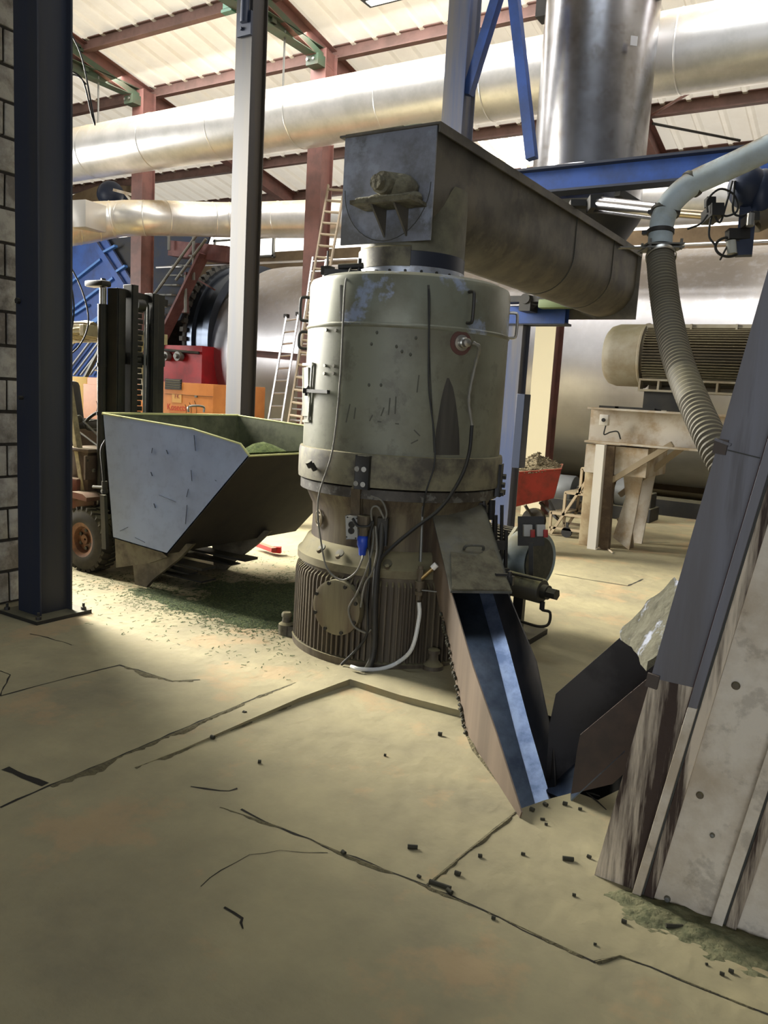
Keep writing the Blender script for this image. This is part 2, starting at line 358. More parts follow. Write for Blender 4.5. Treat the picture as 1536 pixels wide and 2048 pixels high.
# roof with ribs running down the slope
def roof(name, x0, x1, y0, y1, m, dz=0):
    mb = MB(); xs = []; x = x0
    while x < x1-.01:
        xs += [(x, 0), (x+.04, -.045), (x+.10, -.045), (x+.14, 0)]; x += .42
    xs.append((x1, 0)); prev = None
    for x, d in xs:
        x = min(x, x1)
        c = (mb.b.verts.new((x, y0, roofz(y0)+d+dz)), mb.b.verts.new((x, y1, roofz(y1)+d+dz)))
        if prev: mb.b.faces.new((prev[0], c[0], c[1], prev[1]))
        prev = c
    return struct(name, mb, m, 20)
roof('ceiling', -22, 8, -3, 6.3, M_roofo)
roof('ceiling', -22, 8, 6.3, 16.9, M_roof)
mb = MB()
mb.face([(-3.4, 2.2, roofz(2.2)-.05), (-.4, 2.2, roofz(2.2)-.05), (-.4, 4.3, roofz(4.3)-.05), (-3.4, 4.3, roofz(4.3)-.05)]); struct('window_1', mb, M_glow2)
roof('window_2', -7.4, -4.4, 14.25, 16.5, M_glow, -.035)
# back wall with daylit strips
mb = MB().box((-7, 17.0, 2.6), (30, .1, 5.2)); struct('wall_back', mb, M_tanwall)
mb = MB().box((-7, 17.0, 5.62), (30, .06, .8)); struct('window_3', mb, M_glow)
def backwin(n, px0, py0, px1, py1):
    a, c = P(px0, py0, y=16.93), P(px1, py1, y=16.93)
    mb = MB().box((a+c)/2, (abs(c.x-a.x), .03, abs(a.z-c.z))); w = struct(n, mb, M_glow)
    fr = MB()
    for zz in (a.z, c.z): fr.box(((a.x+c.x)/2, 16.9, zz), (abs(c.x-a.x)+.1, .08, .05))
    for xx in (a.x, c.x): fr.box((xx, 16.9, (a.z+c.z)/2), (.05, .08, abs(a.z-c.z)+.1))
    build('window_frame', fr, M_grey, w)
backwin('window_4', 432, 483, 548, 512)
backwin('window_5', 322, 583, 352, 606); backwin('window_6', 357, 580, 424, 600)
# left end wall with the open roller door the daylight comes through
mb = MB().box((-10.5, 8.0, 3.4), (.2, .9, 0.02))
mb = MB().box((-10.6, -2.9, 3.6), (.2, 12.2, 7.2)).box((-10.6, 4.9, 7.3), (.2, 3.4, .8)).box((-10.6, 6.75, 3.6), (.2, .3, 7.2))
struct('wall_left', mb, M_tanwall)
# block wall beside the photographer, ends at the first column
mb = MB().box((-5.22, -.75, 3.6), (.2, 8.3, 7.2)); wl = struct('wall_left_block', mb, M_mortar)
mb = MB(); k = 0; z = .02
while z < 7.1:
    y = 3.38
    first = True
    while y > 0.4:
        w = .13 if (first and k % 2 == 0) else .26
        if random.random() > .05:
            mb.box((-5.115, y-w/2+.01, z+.1), (.02+random.uniform(0, .012), w-.018, .20), bev=.004)
        y -= w; first = False
    z += .222; k += 1
mb.jitter(.006, 9); build('block_courses', mb, M_block, wl)
# ------------------------------------------------------------------ steelwork of the hall
def col_h(name, x, y, z0, z1, w, m, label, plate=None, group='steel columns of the hall', flange_x=True):
    t = thing(name, label, 'column', (x, y, z0), group)
    mb = MB(); tf = .014
    # flanges face the photographer (normal Y), web runs along Y
    mb.box((x, y-w/2, (z0+z1)/2), (w, tf, z1-z0)).box((x, y+w/2, (z0+z1)/2), (w, tf, z1-z0)).box((x+w*.30, y, (z0+z1)/2), (.012, w, z1-z0))
    build('shaft', mb, m, t, bev=.002)
    if plate:
        mb = MB().box((x, y, z0+.012), (plate, plate, .024)); build('base_plate', mb, M_dark, t)
        for sx in (-1, 1):
            for sy in (-1, 1):
                q = MB().hexbolt((x+sx*plate*.41, y+sy*plate*.41, z0+.024), Z, .018, .02).cyl((x+sx*plate*.41, y+sy*plate*.41, z0+.04), (x+sx*plate*.41, y+sy*plate*.41, z0+.07), .009, n=8)
                build('anchor_bolt', q, M_dark, t)
    return t
c1 = col_h('steel_column', -4.72, 3.28, 0, 8.6, .235, M_navy, 'dark navy steel column with bolted base plate at the end of the block wall', plate=.42)
bb = MB().hexbolt((-4.80, 3.155, 2.06), -Y, .02, .02).hexbolt((-4.77, 3.155, 1.45), -Y, .012, .03); build('bolt', bb, M_dark, c1)
c2p = P(480, 835, y=7.1)
c2 = col_h('steel_column', c2p.x, 7.1, 0, 8.1, .235, M_navy2, 'tall grey-brown and navy steel column behind the grey tipping bucket', plate=.4)
q = P(492, 50, y=6.97)
mb = MB().box(q-Y*.02, (.20, .03, .24)).tube([q+V((.02, -.05, .0)), q+V((.03, -.05, .5)), q+V((.08, -.05, 1.2))], .045, 12); mb.hexbolt(q+V((-.03, -.04, -.05)), -Y, .02, .02)
build('pipe_bracket', mb, M_darkb, c2)
c3 = P(905, 200, y=8.0)
t = col_h('steel_column', P(918, 200, y=8).x, 8.0, 0, 7.9, .25, M_bluef, 'blue steel column rising behind the grey screw trough')
px4 = P(1024, 800, y=8.0)
t = col_h('steel_column', px4.x, 8.02, 0, 2.42, .19, M_bluef, 'short faded blue column carrying the blue beam right of the press')
a = P(1047, 800, y=7.85); c = P(1048, 925, y=7.85)
mb = MB().box(((a.x), 7.85, (a.z+c.z)/2), (.09, .16, abs(a.z-c.z)+.12)); build('junction_cabinet', mb, M_darkb, t, bev=.004)
for i, (xx, lb) in enumerate(((-12.75, 'red-brown steel column rising behind the forklift mast'), (-8.5, 'red-brown steel column behind the leaning ladders'), (-4.28, 'red-brown column with lit cream face right of the short blue post'))):
    t = col_h('roof_column', xx, 11.0, 0, 7.0, .30, M_brown, lb, group='red-brown roof columns')
    if i == 2:
        q = MB().box((xx, 10.835, 3.0), (.30, .01, 6.0)); build('lit_cream_face', q, mat('cream_painted_light', (.78, .74, .62), .7), t)  # light on this column face is put into a cream sheet
# rafters, ties, purlins
for i, xx in enumerate((-12.8, -8.5, -4.2, .1)):
    lb = ['red-brown roof rafter over the column behind the forklift', 'red-brown roof rafter over the column behind the ladders', 'red-brown roof rafter behind the vertical steel stack', 'red-brown roof rafter at the far right over the duct'][i]
    mb = MB().ibeam((xx, -2.9, roofz(-2.9)-.25), (xx, 16.8, roofz(16.8)-.25), .2, .34); build('roof_rafter', mb, M_brown, label=lb, cat='rafter', group='roof rafters', bev=.003)
for i, xx in enumerate((-12.8, -8.5)):
    t = thing('tie_truss', ['dark green tie truss meeting the leftmost red-brown column', 'dark green tie truss meeting the second red-brown column'][i], 'truss', (xx, 11, 6.9), 'green tie trusses')
    mb = MB().ibeam((xx, 3.0, 6.93), (xx, 10.9, 6.93), .2, .16); build('tie_beam', mb, M_green, t)
    mb = MB().bar((xx, 3, roofz(3)-.36), (xx, 10.9, roofz(10.9)-.36), .2, .10); build('top_chord', mb, M_green, t)
    mb = MB().prism([(xx-.01, 10.85, 6.95), (xx-.01, 10.85, 7.05), (xx-.01, 10.1, roofz(10.1)-.3), (xx-.01, 9.75, roofz(9.75)-.3), (xx-.01, 9.75, 6.98)], (.02, 0, 0)); build('gusset_plate', mb, M_green, t)
    mb = MB().bar((xx, 9.7, 6.93), (xx, 9.7, roofz(9.7)-.3), .1, .1); build('strut', mb, M_green, t)
    mb = MB().bar((xx, 9.65, 7.25), (xx, 8.4, 7.25), .1, .06).bar((xx, 9.6, 7.28), (xx, 8.3, 7.6), .1, .06); build('strut', mb, M_green, t)
    mb = MB().box((xx+.02, 10.75, 6.78), (.24, .2, .16)); build('foot_plate', mb, M_green, t)
    for dx in (-.06, .06):
        q = MB().hexbolt((xx+dx, 10.64, 6.78), -Y, .022, .02); build('bolt', q, M_chrome, t)
for yy, lb in ((8.25, 'highest'), (9.70, 'second'), (11.2, 'third'), (12.63, 'fourth'), (14.08, 'fifth'), (15.6, 'sixth'), (16.7, 'lowest')):
    names = {8.25: 'brown roof purlin at the top left, highest of the visible ones', 9.70: 'brown roof purlin above the big duct, crossing the top of both ties', 11.2: 'brown roof purlin just above the big duct at column heads', 12.63: 'brown roof purlin mostly hidden behind the big duct', 14.08: 'brown roof purlin running just under the big duct', 15.6: 'dark brown purlin above the lower duct', 16.7: 'brown eaves purlin along the top of the back wall'}
    mb = MB().ibeam((-22, yy, roofz(yy)-.11), (8, yy, roofz(yy)-.11), .12, .2, .016, .012); build('roof_purlin', mb, M_purlin, label=names[yy], cat='purlin', group='roof purlins')
def rod(name, p0, p1, r, m, lb, cat, group=None, n=8): return build(name, MB().cyl(p0, p1, r, n=n), m, label=lb, cat=cat, group=group)
rod('roof_brace', P(1300, 232, y=14.1), P(1385, 182, y=12.5), .022, M_brown, 'thin diagonal roof brace beside the top of the stack', 'brace')
rod('roof_brace', P(1305, 247, y=14.1), P(1480, 281, y=15.5), .022, M_dark, 'long thin dark roof brace across the bright sheeting at right', 'brace')
t = thing('ceiling_lamp', 'tubular ceiling lamp fixture cut by the top edge of the picture', 'lamp', P(800, -8, y=8.6))
q = P(790, -12, y=8.6); build('housing', MB().box(q, (.85, .22, .06)), M_dark, t); build('lamp_tube', MB().box(q-Z*.03, (.75, .12, .02)), M_lamp, t)
t = thing('purlin_clip', 'small green bracket on the top purlin left of the tall column', 'bracket', P(480, 5, y=9.0))
q = P(470, 6, y=9.0); build('bracket_plate', MB().box(q, (.35, .12, .14)).box(q-V((.1, .02, .1)), (.2, .1, .04)), mat('bright_green_clip', (.20, .42, .32), .5), t)
# ================================================================== DUCTS, STACK, DRUM
t = thing('overhead_duct', 'large shiny galvanised duct running across under the roof', 'duct', (-8, 10.1, 5.72))
Yd, Zd, Rd = 10.1, 5.715, .45
mb = MB().cyl((-22, Yd, Zd), (6, Yd, Zd), Rd, n=64); build('duct_shell', mb, M_galv, t)
xs = [-2.6, -.55, -.42, -3.9, -5.0, -6.6, -8.2, -9.8, -11.4, -13, -14.6]
for i, xx in enumerate(xs):
    build('seam_band', MB().lathe([(Rd+.002, -.012), (Rd+.007, 0), (Rd+.002, .012)], (xx, Yd, Zd), X, 64, False), M_galv, t)
for (px, py, py2, xx, yy, lb) in ((205, 150, 245, -12.8, 9.75, 'thin hanger rod holding the big duct at the left tie'), (576, 75, 172, -8.5, 9.75, 'thin hanger rod holding the big duct at the second tie')):
    p0 = V((xx, 10.0, 6.95)); build('hanger_rod', MB().cyl(p0, (xx, 10.0, Zd+.3), .016, n=8).box(p0+Z*.05, (.07, .07, .05)), M_grey, label=lb, cat='hanger rod', group='duct hanger rods')
# lower duct with a bend and an inspection box
t = thing('lower_duct', 'galvanised duct with a bend and square box below the big duct', 'duct', P(300, 437, y=10.0))
q = [P(40, 462, y=9.0), P(110, 455, y=9.4), P(170, 446, y=9.85), P(235, 438, y=10.3), P(290, 436, y=10.42), P(380, 438, y=11.15), P(480, 440, y=11.9), P(640, 438, y=12.3), P(760, 436, y=12.4), P(1000, 425, y=12.4), P(1300, 405, y=12.4), P(1560, 385, y=12.4)]
rr = [.36, .36, .36, .32, .31, .31, .32, .34, .34, .34, .34, .34]
cp = crom(q, 6); rp = []
for i in range(len(cp)):
    f = i/6; k = min(int(f), len(rr)-2); rp.append(rr[k]+(rr[k+1]-rr[k])*(f-k))
build('duct_shell', MB().tube(cp, rp, 40), M_galv, t)
for i in (10, 14, 17, 20, 24, 27, 33, 35, 39, 45, 52, 58, 61):
    d = (cp[i+1]-cp[i-1]).normalized(); build('seam_band', MB().lathe([(rp[i]+.002, -.012), (rp[i]+.007, 0), (rp[i]+.002, .012)], cp[i], d, 40, False), M_galv, t)
a = P(172, 432, y=9.6); M = Matrix.Rotation(math.radians(8), 3, 'Z')
build('inspection_box', MB().box(a+V((0, .05, -.0)), (.36, .5, .46), M, .005), mat('white_galvanised_box', (.86, .85, .83), .4, .6), t)
# vertical stack
t = thing('vertical_stack', 'wide vertical brushed steel stack rising through the roof', 'stack', (-3.16, 8.86, 3.4))
sx, sy, sr = -3.17, 8.86, .595
build('stack_shell', MB().cyl((sx, sy, 3.72), (sx, sy, 8.2), sr, n=72), M_stack, t)
build('flange_ring', MB().lathe([(sr, -.012), (sr+.008, 0), (sr, .012)], (sx, sy, 4.06), Z, 72, False), M_stack, t)
build('elbow_cone', MB().lathe([(sr, 0), (sr+.02, -.06), (sr-.02, -.14), (sr-.12, -.3), (sr-.18, -.75)], (sx, sy, 3.72), Z, 64, False), M_dark, t)
for xx in (sx-.62, sx+.62):
    q = MB().box((xx, sy, 5.92), (.2, .2, .25)); build('lifting_lug', q, M_dark, t)
q = P(1268, 82, y=sy-sr*.75); build('sticker', MB().box(q, (.07, .01, .09), Matrix.Rotation(math.radians(42), 3, 'Z')), mat('silver_sticker', (.8, .8, .82), .3, .5), t)
# thin silver pipe in front of the drum
rod('thin_pipe', P(313, 535, y=12.35), P(1560, 481, y=12.35), .022, M_alu, 'thin silver pipe running level along the top of the steel drum', 'pipe')
# drum
t = thing('dryer_drum', 'huge horizontal stainless steel dryer drum behind the press', 'drum', (-6, 14.5, .6))
dy, dz, dR = 14.5, 2.32, 1.98
build('drum_shell', MB().lathe([(1.0, 0), (1.35, .02), (1.55, .15), (1.68, .55), (1.74, .9), (dR-.02, 1.2), (dR, 1.5), (dR, 16)], (-13.2, dy, dz), X, 128), M_drum, t)
for xx in (-8.4, -6.02, -3.25, -1.0):
    build('seam_band', MB().lathe([(dR, -.02), (dR+.006, 0), (dR, .02)], (xx, dy, dz), X, 96, False), M_drum, t)
ring = MB().lathe([(1.5, -.05), (1.80, -.05), (1.80, .12), (1.72, .14), (1.70, .42), (1.79, .42), (1.79, .60), (1.6, .6)], (-13.25, 14.5, 2.57), X, 128, False); build('riding_ring', ring, mat('dark_ring_steel', (.34, .37, .42), .30, .9), t)
bm_ = MB()
for i in range(60):
    a = 2*PI*i/60
    bm_.box((-13.33, 14.5+1.83*math.cos(a), 2.57+1.83*math.sin(a)), (.10, .17, .10), Matrix.Rotation(a, 3, 'X'))
bm_.lathe([(1.6, -.14), (1.84, -.12), (1.84, -.05), (1.6, -.05)], (-13.25, 14.5, 2.57), X, 96, False)
build('seal_ring', bm_, mat('dusty_seal_ring', (.34, .335, .32), .85), t)
t = thing('feed_hood', 'dusty grey ribbed inlet hood and red front at the left end of the drum', 'hood', (-14.5, 14.3, 0))
mb = MB().lathe([(1.45, 0), (1.62, -.25), (1.5, -.5), (1.66, -.75), (1.52, -1.0), (1.68, -1.3), (1.5, -1.6), (1.5, -1.9)], (-13.4, 14.5, 2.5), X, 64); build('ribbed_cone', mb, mat('dusty_black_hood', (.30, .29, .27), .85, col2=(.20, .19, .18), sc=3), t)
a, c = P(328, 690, y=12.45), P(396, 762, y=12.45)
build('red_front', MB().box(((a.x+c.x)/2, 12.7, (a.z+c.z)/2-.3), (c.x-a.x+.2, .5, a.z-c.z+.6)), mat('burner_red', (.68, .10, .13), .55, col2=(.56, .10, .12), sc=3), t)
for px in (337, 362):
    q = P(px, 713, y=12.42); build('gauge', MB().cyl(q, q-Y*.12, .10, n=20).cyl(q-Y*.12, q-Y*.18, .05, n=12), M_grey, t)
build('vent_pipe', MB().cyl(P(330, 700, y=12.4), P(398, 706, y=12.4), .03, n=8), M_dark, t)
# support rollers under the drum
for px, py, lb in ((1130, 982, 'grey support roller under the drum beside the red cart'), (1258, 985, 'grey support roller under the drum behind the tapered leg')):
    q = P(px, py, y=11.9)
    t = thing('support_roller', lb, 'roller', (q.x, 11.9, 0), 'drum support rollers')
    build('roller_wheel', MB().lathe([(.04, -.16), (.12, -.18), (.2, -.15), (.24, -.15), (.25, -.12), (.25, .14), (.24, .16), (.04, .16)], q, X, 40), mat('grey_roller', (.45, .46, .46), .5, .5), t)
    build('bearing_block', MB().box((q.x, 11.9, .10), (.8, .5, .2)).box((q.x+.3, 11.9, .26), (.14, .3, .3)).box((q.x-.3, 11.9, .26), (.14, .3, .3)), M_dark, t, bev=.01)
mb = MB().box((-3, 13.0, .12), (9, .5, .24)); build('drum_cradle', mb, M_dark, label='low dark steel cradle rail on the floor under the drum', cat='cradle')
# red guard bar
a, c = P(508, 707, y=12.46), P(612, 716, y=12.46)
build('guard_bar', MB().ibeam(a, c, .12, .13), M_brown, label='short red-brown steel bar in front of the drum left of the ladder', cat='bar')
# ================================================================== BLUE FRAME
t0 = P(1080, 368, y=8.0)
za, zb = P(1080, 343, y=7.9).z, P(1080, 396, y=7.9).z
M_flange = mat('dirty_navy_flange', (.10, .13, .20), .6, dust=.5)
def blue_beam(x0, x1, z, h, label):
    t = thing('blue_beam', label, 'beam', ((x0+x1)/2, 8.0, z-h/2))
    build('web', MB().box(((x0+x1)/2, 8.0, z), (x1-x0, .012, h-.03)), M_blue, t)
    for k_ in (1, -1): build('flange', MB().box(((x0+x1)/2, 8.0, z+k_*(h/2-.01)), (x1-x0, .20, .022)), M_flange, t)
    return t
blue_beam(-4.2, 3, 3.83, .25, 'long blue I-beam crossing in front of the steel stack')
t = blue_beam(px4.x-.14, P(1136, 650, y=8).x, 2.50, .19, 'short bright blue beam under the far end of the screw trough')
build('end_plate', MB().box(((px4.x-.14+P(1136, 650, y=8).x)/2, 7.9, 2.5), (P(1136, 650, y=8).x-px4.x+.14, .012, .17)), M_blue, t)
build('diagonal_brace', MB().bar(P(1012, -60, y=7.95), P(935, 190, y=7.95), .10, .10), M_blue, label='blue diagonal brace meeting the tall blue column at the top', cat='brace', group='blue diagonal braces')
build('diagonal_brace', MB().bar(P(1022, -60, y=7.9), P(1064, 318, y=7.9), .10, .10), M_blue, label='blue diagonal brace running down beside the steel stack', cat='brace', group='blue diagonal braces')
build('diagonal_brace', MB().bar(P(1235, 385, y=8.1), P(1300, 425, y=8.6), .07, .07), M_dark, label='short dark brace under the long blue beam', cat='brace')
# ================================================================== PRESS
PC = V((-2.655, 4.41, 0))
def H(px, py, R, out=0.):
    """point on the press surface of radius R"""
    d = ray(px, py); ox, oy = C0.x-PC.x, C0.y-PC.y
    A = d.x*d.x+d.y*d.y; B = ox*d.x+oy*d.y; CC = ox*ox+oy*oy-R*R; D = B*B-A*CC
    t = (-B-math.sqrt(max(D, 0)))/A; p = C0+d*t; n = V((p.x-PC.x, p.y-PC.y, 0)).normalized()
    return p+n*out, n
press = thing('pellet_press', 'big grey-green cylindrical pellet press with ribbed dusty base', 'press', PC)
build('gearbox_base', MB().lathe([(.60, 0), (.63, .02), (.612, .06), (.605, .50), (.60, .545), (.62, .55), (.625, .60)], PC, n=96), M_base, press)
mb = MB()
for i in range(110):
    a = 2*PI*i/110; c, s = math.cos(a), math.sin(a); M = Matrix.Rotation(a, 3, 'Z')
    # skip the fins behind the inspection cover and by the hose stand
    h = math.degrees(a) % 360
    z0, z1 = .05, .53
    prof = [(.60, z0), (.642, z0), (.640, z1-.06), (.632, z1-.025), (.60, z1)]
    pts = [PC+V((c*r, s*r, z))+V((s, -c, 0))*.005 for r, z in prof]; mb.prism(pts, V((-s, c, 0))*.010)
build('cooling_fins', mb, M_base, press, smooth=20)
build('foot_flange', MB().lathe([(.60, 0), (.645, 0), (.65, .045), (.60, .05)], PC, n=96), M_base, press)
build('shoulder', MB().lathe([(.55, .70), (.575, .685), (.612, .615), (.632, .60), (.632, .555), (.60, .545)], PC, n=96, cap=False), mat('dusty_press_shoulder', (.47, .44, .34), .8, col2=(.40, .37, .28), sc=8, dust=.95), press)
for px, py in ((645, 1097), (681, 1108), (775, 1128)):
    p, n = H(px, py, .60); M = Matrix((n.cross(Z).normalized(), n, Z)).transposed()
    mb = MB().lathe([(.026, -.004), (.026, .004), (.012, .005)], p+Z*.005+n*.006, (n+Z*.9), 20); build('shaded_pocket_disc', mb, M_dark, press)  # dark disc stands in for the shade inside a bolt recess
    mb = MB().hexbolt(p-Z*.02+n*.02, n*.5+Z*.8, .014, .02); build('bolt', mb, M_base, press)
build('neck', MB().lathe([(.55, .68), (.545, .80), (.55, .90), (.575, .95), (.612, 1.03), (.622, 1.045)], PC, n=96, cap=False), M_neck, press)
build('lower_band', MB().lathe([(.60, 1.00), (.632, 1.005), (.632, 1.062), (.622, 1.066)], PC, n=96, cap=False), mat('dark_oily_band', (.27, .25, .22), .6, col2=(.18, .16, .14), sc=8, col3=(.45, .45, .42), sc3=18, amt3=.6), press)
build('main_flange', MB().lathe([(.60, 1.072), (.648, 1.075), (.650, 1.10), (.650, 1.235), (.645, 1.262), (.625, 1.266)], PC, n=96, cap=False), M_band, press)
casing = build('main_casing', MB().lathe([(.625, 1.25), (.628, 1.28), (.628, 1.975), (.62, 1.98)], PC, n=96, cap=False), M_press, press)
topc = build('top_casing', MB().lathe([(.628, 1.972), (.634, 1.980), (.634, 1.992), (.626, 2.0), (.622, 2.235), (.612, 2.262), (.56, 2.285), (.36, 2.30), (.30, 2.30)], PC, n=96), M_pressup, press)
for px in (857, 682):
    p, n = H(px, 610, .624); mb = MB()
    a, n2 = H(px, 570, .624); c, _ = H(px+1, 655, .624); mb.bar(a, c, .012, .004, n2); build('weld_seam', mb, mat('dark_weld', (.25, .25, .23), .8), topc)
p1, n = H(857, 668, .63); p2, _ = H(868, 905, .63); build('weld_seam', MB().bar(p1, p2, .006, .003, n), MATS['dark_weld'], casing)
def handle(p, n, up, L, d, r, m, parent, name='handle'):
    u = V(up).normalized(); k = .018
    pts = [p-u*L/2, p-u*L/2+n*(d-k), p-u*(L/2-k)+n*d, p+u*(L/2-k)+n*d, p+u*L/2+n*(d-k), p+u*L/2]
    return build(name, MB().tube(crom(pts, 4), r, 8), m, parent)
p, n = H(936, 615, .624); handle(p, n, Z, .17, .05, .010, M_dark, topc)
def side(ang, z, R): a = math.radians(ang); n = V((math.cos(a), math.sin(a), 0)); return V((PC.x, PC.y, z))+n*R, n
camaz = math.degrees(math.atan2(-PC.y, -PC.x))  # azimuth of the camera seen from the press
p, n = side(camaz-84, 2.10, .622); handle(p, n, Z, .14, .055, .010, M_dark, topc)
p, n = side(camaz-83, 1.91, .628); handle(p, n, Z, .10, .05, .010, M_dark, casing)
p, n = side(camaz+84, 2.07, .622); handle(p, n, Z, .15, .05, .009, M_chrome, topc)
# hinged inspection door at left of the casing
def patch(name, pxs, R, out, m, parent, px_l, px_r, py_t, py_b, k=8, th=.01):
    mb = MB(); gl = []
    for i in range(k+1):
        row = []
        for j in (0, 1):
            px = px_l+(px_r-px_l)*i/k; p, n = H(px, (py_t, py_b)[j], R, out); row.append((p, n))
        gl.append(row)
    f = [[mb.b.verts.new(p) for p, n in r] for r in gl]; bk = [[mb.b.verts.new(p-n*th) for p, n in r] for r in gl]
    for i in range(k):
        mb.b.faces.new((f[i][0], f[i+1][0], f[i+1][1], f[i][1]))
        mb.b.faces.new((f[i][0], bk[i][0], bk[i+1][0], f[i+1][0])); mb.b.faces.new((f[i][1], f[i+1][1], bk[i+1][1], bk[i][1]))
    mb.b.faces.new((f[0][0], f[0][1], bk[0][1], bk[0][0])); mb.b.faces.new((f[k][0], bk[k][0], bk[k][1], f[k][1]))
    return build(name, mb, m, parent)
door = patch('inspection_door', 0, .628, .012, M_press, casing, 608.5, 620, 735, 832, 4, .014)
fr = MB()
for a_, b_, c_, d_ in ((609, 729, 630, 729), (609, 842, 622, 842)):
    (p, n), (q, _) = H(a_, b_, .628, .008), H(c_, d_, .628, .008); fr.bar(p, q, .016, .012, n)
(p, n), (q, _) = H(628, 725, .628, .01), H(620, 842, .628, .01); fr.bar(p, q, .014, .012, n)
build('door_frame', fr, M_press, casing)
(p, n), (q, _) = H(622, 782, .628, .03), H(662, 784, .628, .02)
mb = MB().bar(p, q, .02, .02, n).cyl(p, p+Z*.03-n*.02, .012, n=10).cyl(p-Z*.0, p-Z*.03, .01, n=10).box(p+n*.0, (.03, .03, .03)); build('latch', mb, M_dark, casing)
for px, py in ((654, 660), (673, 661), (651, 731), (669, 732), (650, 747), (668, 747)):
    p, n = H(px, py, .628); build('bolt', MB().hexbolt(p, n, .010, .010), M_chrome, casing)
for px, py in ((686, 889), (695, 890), (690, 897), (692, 903)):
    pass
for px, py in ((754, 665), (793, 693), (804, 703), (821, 709), (832, 676), (762, 770), (738, 770), (743, 688)):
    p, n = H(px, py, .628); build('scuff_mark', MB().sphere(p, .008, 8, (1, 1, 1.3)), mat('dark_scuff', (.33, .33, .29), .9), casing)
for a_, b_, c_, d_ in ((700, 808, 692, 845), (711, 815, 708, 838), (745, 830, 739, 842), (768, 815, 762, 832), (780, 796, 777, 830), (792, 793, 790, 828), (755, 843, 798, 848), (822, 887, 836, 880), (828, 860, 840, 872), (838, 750, 834, 785)):
    (p, n), (q, _) = H(a_, b_, .6285), H(c_, d_, .6285); build('scratch_mark', MB().bar(p, q, .007, .002, n), MATS['dark_scuff'], casing)
# oil run under the nozzle
mb = MB(); rows = []
for k_, (yy, xl, xr) in enumerate(((756, 894, 898), (775, 888, 906), (800, 882, 911), (830, 877, 915), (860, 872, 918), (888, 870, 919), (910, 868, 919))):
    rows.append([mb.b.verts.new(H(xl+(xr-xl)*i_/6, yy, .6288)[0]) for i_ in range(7)])
for a, b_ in zip(rows, rows[1:]):
    for i_ in range(6): mb.b.faces.new((a[i_], a[i_+1], b_[i_+1], b_[i_]))
build('oil_run', mb, mat('oil_stain', (.20, .19, .175), .5, col2=(.28, .27, .24), sc=10, streak=True), casing)
# nozzle with hose
p, n = H(922, 686, .628)
noz = build('nozzle', MB().lathe([(.045, 0), (.045, .012), (.030, .015), (.030, .04), (.024, .045), (.024, .07), (.012, .075)], p, n, 24), M_chrome, casing)
mb = MB().lathe([(.07, -.004), (.068, .002), (.01, .003)], p, n, 24); build('red_primer_patch', mb, mat('red_primer', (.36, .24, .215), .7), casing)
hs = [H(930, 686, .628, .075)[0], H(938, 695, .628, .09)[0], H(941, 722, .628, .05)[0], H(935, 770, .628, .03)[0], H(932, 805, .628, .025)[0], H(937, 850, .628, .03)[0], H(925, 905, .628, .06)[0], H(905, 955, .63, .08)[0], H(865, 1010, .60, .12)[0], H(822, 1052, .60, .10)[0], H(785, 1090, .62, .07)[0], H(762, 1120, .62, .05)[0], H(752, 1160, .64, .03)[0], H(750, 1230, .64, .03)[0], H(748, 1310, .65, .03)[0]]
build('lubrication_hose', MB().tube(crom(hs[5:], 6), .011, 8), M_rubber, press)
build('silver_hose', MB().tube(crom(hs[:6], 6), [.010+.002*math.sin(i*1.7) for i in range(31)], 8), mat('silver_hose_cover', (.50, .49, .45), .5, .4), press)
# clamp bracket
def pad(p, n, w, h, d, m, parent, name, bev=.003):
    x = Z.cross(n).normalized(); M = Matrix((x, n, Z)).transposed(); return build(name, MB().box(p, (w, d, h), M, bev), m, parent)
p, n = H(727, 945, .65, .012); clampb = pad(p, n, .085, .19, .03, M_dark, press, 'clamp_plate')
for px, py in ((719, 937), (732, 938), (717, 966), (730, 968)):
    p, n = H(px, py, .65, .027); build('bolt', MB().cyl(p, p+n*.012, .015, n=16).cyl(p+n*.012, p+n*.016, .008, n=6), M_chrome, clampb)
p, n = H(717, 988, .62, .03); q, _ = H(717, 1030, .56, .03); build('clamp_arm', MB().bar(p+Z*.04, q, .05, .03, n, .004), M_base, press)
p, n = H(633, 933, .65, .01); build('pipe_stub', MB().cyl(p-Z*.02, p+n*.03+Z*.02, .016, n=12).cyl(p+n*.03, p+n*.05+Z*.03, .02, n=12), M_dark, press)
for k in range(4):
    p, n = side(camaz+72+k*2, 1.04+.05*(k % 3), .65); build('bolt', MB().hexbolt(p, n, .018, .035), M_dark, press)
p, n = side(camaz+72, 1.12, .65); pad(p, n, .07, .2, .03, M_dark, press, 'clamp_plate')
# cast emblem on the neck
p, n = H(640, 1036, .55, .008); x = Z.cross(n).normalized(); mb = MB()
ov = [p+x*.042*math.cos(a)+Z*.05*math.sin(a) for a in [2*PI*i/24 for i in range(25)]]
mb.tube(ov, .006, 6, False)
for dx in (-.026, 0, .026): mb.bar(p+x*dx-Z*.022, p+x*dx+Z*.022, .006, .010, n)
mb.bar(p-x*.026+Z*.022, p+x*.026+Z*.022, .010, .006, n); mb.bar(p-x*.022-Z*.024, p+x*.022-Z*.024, .008, .005, n)
build('cast_emblem', mb, mat('emblem_casting', (.52, .47, .37), .7), press)
